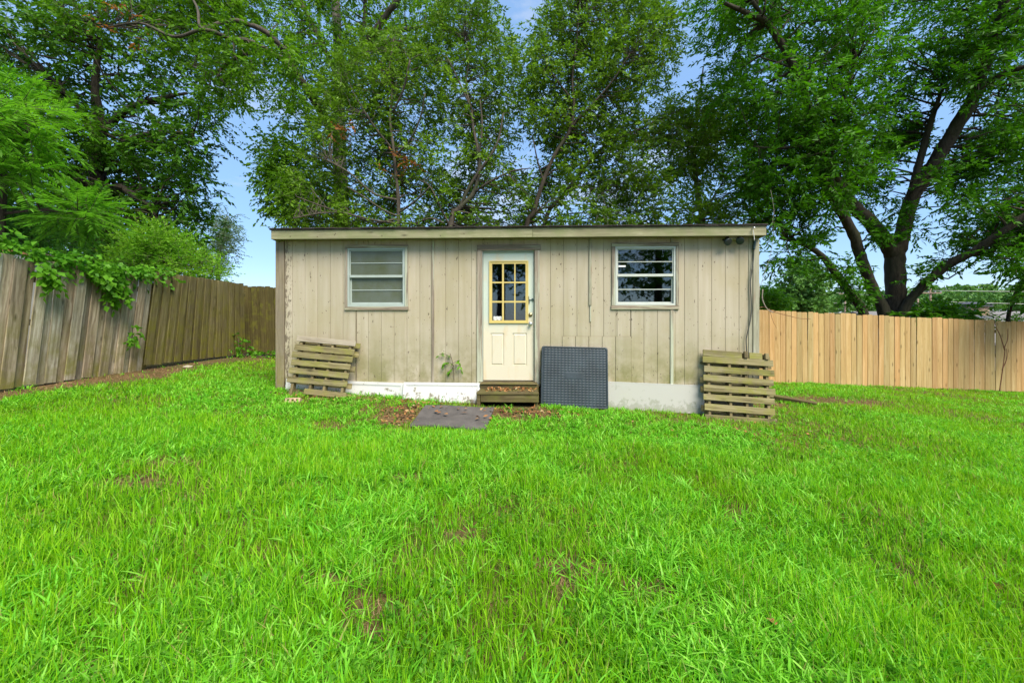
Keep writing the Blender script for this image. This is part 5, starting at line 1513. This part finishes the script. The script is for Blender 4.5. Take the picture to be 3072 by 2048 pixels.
def blocked(x, y):
    """footprints where no grass grows"""
    u = x * SEX[0] + (y - 6.17) * SEX[1]; v = x * SEY[0] + (y - 6.17) * SEY[1]
    b = (u > UL - 0.02) & (u < UR + 0.02) & (v > -0.03)
    b |= (u > l0 - 0.15) & (u < l1 + 0.0) & (v > -0.42) & (v < 0)
    b |= (x < FX + 0.02) | (y > 10.45)
    b |= (y > 9.97 + 0.047 * (x - 3.2)) & (x > 3)
    s = (y - 4.85) / 0.79
    xl = -1.245 + s * 0.03; xr = -0.325 + s * 0.08
    b |= (s > 0.05) & (s < 1.02) & (x > xl + 0.02) & (x < xr - 0.02)
    return b


def scatter(n, y0, y1, pw):
    """points over the yard, denser near the viewpoint"""
    u = rng.random(n)
    if abs(pw - 1) < 1e-6: y = y0 * (y1 / y0) ** u
    else: y = (y0 ** (1 - pw) + u * (y1 ** (1 - pw) - y0 ** (1 - pw))) ** (1 / (1 - pw))
    hw = 1.36 * y + 0.5
    x = rng.uniform(-1, 1, n) * hw
    k = (x > FX) & (x < 15.5) & ~blocked(x, y)
    return x[k], y[k]


def blades(x, y, h, w, bend, lev, az=None, curl=0.0):
    n = len(x)
    z = gz(x, y) - 0.015
    az = rng.uniform(0, 2 * np.pi, n) if az is None else az
    d = np.stack([np.cos(az), np.sin(az), np.zeros(n)], 1)
    tw = rng.normal(0, 0.5, n)
    s = np.stack([-np.sin(az + tw), np.cos(az + tw), np.zeros(n)], 1)
    p = np.stack([x, y, z], 1)
    V = []
    for k in range(lev):
        t = k / lev
        c = p + d * (bend * t ** 1.7 * h)[:, None]
        c[:, 2] += h * (t - curl * bend * t * t * 0.55)
        ww = (w * (1 - 0.55 * t ** 1.6) * (0.75 + 0.5 * min(1, t * 3)))[:, None] * 0.5
        V += [c - s * ww, c + s * ww]
    c = p + d * (bend * h)[:, None]; c[:, 2] += h * (1 - curl * bend * 0.55)
    V.append(c)
    m = 2 * lev + 1
    V = np.stack(V, 1).reshape(-1, 3)
    f = []
    for k in range(lev - 1):
        a = 2 * k
        f += [(a, a + 1, a + 3), (a, a + 3, a + 2)]
    f.append((2 * lev - 2, 2 * lev - 1, 2 * lev))
    T = (np.arange(n)[:, None, None] * m + np.array(f)[None]).reshape(-1, 3)
    return V, T, m


def grass_obj(name, label, sets, mat):
    Vs, Ts, Rs, off = [], [], [], 0
    for (V, T, m), r in sets:
        Vs.append(V); Ts.append(T + off); off += len(V); Rs.append(np.repeat(r, m))
    return tag(obj(name, tri_mesh(name, np.vstack(Vs), np.vstack(Ts), {'rnd': np.concatenate(Rs)}), mat), label, kind='stuff')


def mat_grass(name, c0, c1, c2, trans, patch):
    n = NT(name)
    r = n.attr('rnd')
    c = n.coord((1, 1, 1), rand=False)
    f = n.noise(c, 0.9, 4, 0.6)
    col = n.ramp(r, [(0.0, tuple(0.55 * q for q in c0)), (0.5, c1), (0.95, c2), (0.97, (0.42, 0.36, 0.13)), (1.0, (0.36, 0.25, 0.10))])
    col = n.mix(n.ramp(f, [(0.38, 0.0), (0.62, 0.75)]), col, n.mix(0.5, col, patch))
    b = n.pbsdf(col, 0.45, spec=0.22)
    tr = n.n('BsdfTranslucent', Color=n.mix(1.0, col, (1.15, 1.15, 0.7), 'MULTIPLY')).outputs[0]
    mx = n.n('MixShader'); mx.inputs[0].default_value = trans
    n.t.links.new(b, mx.inputs[1]); n.t.links.new(tr, mx.inputs[2])
    return n.done(mx.outputs[0])


M['grass'] = mat_grass('fine_grass', (0.095, 0.30, 0.005), (0.20, 0.53, 0.008), (0.37, 0.68, 0.03), 0.45, (0.28, 0.50, 0.006))
M['crab'] = mat_grass('broad_grass', (0.095, 0.35, 0.012), (0.21, 0.58, 0.028), (0.42, 0.76, 0.12), 0.45, (0.14, 0.54, 0.026))
M['thatch'] = mat_grass('dry_thatch', (0.22, 0.13, 0.06), (0.32, 0.21, 0.10), (0.40, 0.29, 0.15), 0.2, (0.25, 0.15, 0.07))


def fine_set(n, y0, y1, pw, w, lev):
    x, y = scatter(n, y0, y1, pw)
    keep = rng.random(len(x)) > litter_mask(x, y) * 0.97
    x, y = x[keep], y[keep]
    patch = vnoise(x * 1.1 + 3, y * 1.1, 1) * 0.6 + vnoise(x * 3.7, y * 3.7, 2) * 0.4
    tuft = vnoise(x * 9, y * 9, 3)
    near = np.clip((y - 3.4) / 2.0, 0, 1)
    h = (0.115 * (1 - near) + 0.075 * near) * (0.45 + 0.8 * patch + 0.5 * tuft) * rng.uniform(0.55, 1.2, len(x))
    u = x * SEX[0] + (y - 6.17) * SEX[1]; v = x * SEY[0] + (y - 6.17) * SEY[1]
    h = h * np.clip(1.15 - 0.07 * (y - 4.5), 0.62, 1.0)
    h = np.where((v > -1.6) & (np.abs(u) < 4.3), h * 0.72, h)
    bend = np.abs(rng.normal(0.35, 0.35, len(x)))
    r = np.clip(rng.normal(0.3 + 0.35 * patch, 0.28, len(x)), 0, 0.955)
    r = np.where(rng.random(len(x)) < 0.045, rng.uniform(0.96, 1.0, len(x)), r)
    ww = np.full(len(x), w) * rng.uniform(0.6, 1.4, len(x)) * (0.8 + 0.12 * y)
    return blades(x, y, h, ww, bend, lev, curl=0.5), r


grass_obj('grass', 'bright green fine grass covering the back yard', [fine_set(72000, 1.15, 3.2, 0.6, 0.0040, 3), fine_set(100000, 3.2, 6.2, 0.7, 0.0044, 2), fine_set(95000, 6.2, 10.7, 0.2, 0.0042, 2)], M['grass'])


def crab_set(n, y0, y1, pw, lev, k):
    """tufts of broad arching leaves, thick in patches"""
    x, y = scatter(n, y0, y1, pw)
    pat = vnoise(x * 0.8 + 11, y * 0.8 + 4, 7) * 0.65 + vnoise(x * 2.3, y * 2.3, 8) * 0.35
    keep = (rng.random(len(x)) < np.clip((pat - 0.34) * 4.5, 0.08, 1)) & (rng.random(len(x)) > litter_mask(x, y) * 0.95)
    x, y, pat = x[keep], y[keep], pat[keep]
    m = len(x)
    X = np.repeat(x, k) + rng.normal(0, 0.018, m * k); Yv = np.repeat(y, k) + rng.normal(0, 0.018, m * k)
    sz = np.repeat(rng.uniform(0.6, 1.25, m), k)
    near = np.clip((Yv - 3.2) / 2.5, 0, 1)
    h = (0.105 * (1 - near) + 0.075 * near) * sz * rng.uniform(0.6, 1.25, m * k)
    bend = np.abs(rng.normal(0.95, 0.4, m * k))
    az = np.repeat(rng.uniform(0, 6.28, m), k) + np.tile(np.arange(k) * 6.28 / k, m) + rng.normal(0, 0.5, m * k)
    r = np.clip(np.repeat(rng.normal(0.5, 0.2, m), k) + rng.normal(0, 0.12, m * k), 0, 0.955)
    r = np.where(rng.random(m * k) < 0.008, 0.98, r)
    w = rng.uniform(0.006, 0.0115, m * k) * (0.85 + 0.07 * Yv)
    return blades(X, Yv, h, w, bend, lev, az, curl=0.62), r


grass_obj('crabgrass', 'lighter broad bladed crabgrass growing in patches through the lawn', [crab_set(13500, 1.15, 3.4, 0.7, 4, 7), crab_set(21000, 3.4, 6.6, 0.8, 3, 6), crab_set(13000, 6.6, 10.4, 0.3, 2, 6)], M['crab'])

# dry thatch close to the soil
x, y = scatter(42000, 1.15, 8.5, 0.9)
x2, y2 = scatter(120000, 1.15, 8.5, 0.6)
k2 = rng.random(len(x2)) < litter_mask(x2, y2) * 0.5
x, y = np.concatenate([x, x2[k2]]), np.concatenate([y, y2[k2]])
th = blades(x, y, rng.uniform(0.02, 0.05, len(x)), rng.uniform(0.002, 0.004, len(x)) * (0.8 + 0.1 * y), rng.uniform(0.8, 2.2, len(x)), 2, curl=0.3)
grass_obj('thatch', 'dry brown thatch between the grass blades', [(th, rng.uniform(0, 0.96, len(x)))], M['thatch'])

# small round leaved weeds
x, y = scatter(9000, 1.2, 6.5, 0.9)
kp = (vnoise(x * 2.2, y * 2.2, 14) > 0.5) & (litter_mask(x, y) < 0.6)
x, y = x[kp], y[kp]
o = np.stack([x, y, gz(x, y) + 0.02], 1)
d = unit(rng.normal(0, 0.5, (len(x), 3)) + np.array([0, 0, 0.8]))
V, T, rnd = leaf_arrays(o, d, rng.uniform(0.03, 0.08, len(x)), 5, 0.024, 0.019, 0.9, 0.1, 0.8)
tag(obj('weeds', tri_mesh('weeds', V, T, {'rnd': rnd}), M['leaf_vine']), 'small round leaved weeds among the grass', kind='stuff')

# fallen leaves
def mat_litter():
    n = NT('fallen_leaf')
    r = n.attr('rnd')
    col = n.ramp(r, [(0.0, (0.06, 0.03, 0.015)), (0.3, (0.19, 0.08, 0.03)), (0.55, (0.28, 0.12, 0.04)), (0.85, (0.40, 0.20, 0.06)), (1.0, (0.40, 0.32, 0.17))])
    return n.done(n.pbsdf(col, 0.7, spec=0.3))
M['litter'] = mat_litter()
px_, py_, pz_ = [], [], []
def spread(n, cx, cy, rx, ry, zf):
    a = rng.uniform(0, 6.28, n); q = rng.random(n) ** 0.6
    X = cx + np.cos(a) * q * rx; Y = cy + np.sin(a) * q * ry
    px_.append(X); py_.append(Y); pz_.append(zf(X, Y))
gf = lambda X, Y: gz(X, Y) + rng.uniform(0.005, 0.03, len(X))
spread(130, -1.42, 5.3, 0.36, 0.45, gf); spread(170, 0.2, 5.5, 0.75, 0.15, gf); spread(130, -2.0, 5.85, 1.5, 0.14, gf); spread(60, -4.4, 8.6, 0.9, 0.4, gf)
spread(40, 1.0, 5.4, 2.5, 0.5, gf); spread(26, 3.5, 5.3, 0.8, 0.3, gf)
xx, yy = scatter(60, 1.3, 5.5, 0.3); px_.append(xx); py_.append(yy); pz_.append(gz(xx, yy) + rng.uniform(0.01, 0.04, len(xx)))
X, Y, Z = np.concatenate(px_), np.concatenate(py_), np.concatenate(pz_)
o = np.stack([X, Y, Z], 1)
kp = ~((o[:, 1] > 6.1))  | (o[:, 0] < -3.8)
o = o[kp]; d = unit(rng.normal(0, 1, o.shape) * np.array([1, 1, 0.25]))
V, T, rnd = leaf_arrays(o, d, np.full(len(o), 0.02), 1, 0.06, 0.03, 0.0, 0.0, 0.75, True, 0.1)
tag(obj('fallen_leaves', tri_mesh('fallen_leaves', V, T, {'rnd': np.repeat(rng.random(len(o)), 4)}), M['litter']), 'brown fallen leaves on the soil around the flat mat and the steps', kind='stuff')
# leaves lying on the lower step and the flat mat
n = 120
uu = rng.uniform(l0 + 0.1, l1 - 0.06, n); vv = rng.uniform(-0.36, -0.13, n)
wx = sb.x + uu * SEX[0] + vv * SEY[0]; wy = sb.y + uu * SEX[1] + vv * SEY[1]
o = np.stack([wx, wy, 0.262 + rng.uniform(0.002, 0.03, n)], 1)
d = unit(rng.normal(0, 1, o.shape) * np.array([1, 1, 0.3]))
V, T, rnd = leaf_arrays(o, d, np.full(n, 0.02), 1, 0.06, 0.028, 0.0, 0.0, 0.6, True, 0.1)
tag(obj('leaf_litter', tri_mesh('leaf_litter', V, T, {'rnd': np.repeat(np.clip(rng.normal(0.62, 0.22, n), 0, 1), 4)}), M['litter']), 'orange brown leaf litter heaped on the lower step', kind='stuff')
n = 16
s_, t_ = rng.random(n), rng.random(n) * 0.6 + 0.35
o = np.stack([-1.245 + t_ * 0.03 + s_ * (0.92 + 0.05 * t_), 4.85 + t_ * 0.79, 0 * s_], 1); o[:, 2] = gz(o[:, 0], o[:, 1]) + 0.062
d = unit(rng.normal(0, 1, o.shape) * np.array([1, 1, 0.1]))
V, T, rnd = leaf_arrays(o, d, np.full(n, 0.02), 1, 0.09, 0.04, 0.0, 0.0, 0.9, True, 0.1)
tag(obj('leaf_litter', tri_mesh('leaf_litter', V, T, {'rnd': np.repeat(rng.uniform(0.4, 0.9, n), 4)}), M['litter']), 'few orange leaves lying on the worn flat mat', kind='stuff')

# old timber lying in the dirt by the right pallet, stick by the left corner, stones along the old fence
tag(obj('timber', B(-0.40, 0.40, -0.05, 0.05, -0.03, 0.06, bev=0.01), M['step'], None, (5.08, 7.3, float(gz(np.array(5.08), np.array(7.3))) + 0.03), (R(8), R(5), R(-38))), 'dark rotten timber lying in the dirt right of the right pallet', 'timber')
sk = pt(768, 1110, 8.9)
t = thing('tree_stump', 'small broken stump among dead leaves left of the shed', 'stump', (sk.x, sk.y, sk.z - 0.06))
tube_obj('stump', [(0, 0, -0.05), (0.01, 0, 0.08), (0.0, 0.01, 0.17)], [0.06, 0.05, 0.02], M['bark_brown'], t, sides=7, wob=0.4)
tube_obj('stick', [(0.03, 0, 0.02), (0.2, 0.1, 0.05), (0.4, 0.1, 0.03)], [0.02, 0.015, 0.008], M['bark_brown'], t, sides=5)
M['stone'] = mat_plain('pale_stone', (0.34, 0.30, 0.22), 0.9, 0, 0.25, 9)
for k, (px, py, Y, sz, lb) in enumerate(((62, 1168, 5.75, 0.13, 'larger pale flat stone at the foot of the grey fence'), (108, 1165, 5.9, 0.08, 'smaller pale stone right beside the larger one at the fence foot'), (563, 1107, 8.0, 0.08, 'single pale stone under the mossy fence'))):
    p = pt(px, py, Y); p.z = float(gz(np.array(p.x), np.array(p.y)))
    bm = bmesh.new(); bmesh.ops.create_icosphere(bm, subdivisions=2, radius=sz)
    for v in bm.verts:
        v.co *= random.uniform(0.82, 1.12); v.co.z *= 0.4
    tag(obj('stone', bm, M['stone'], None, p, (0, 0, k)), lb, 'stone', 'stones at the foot of the old fence')
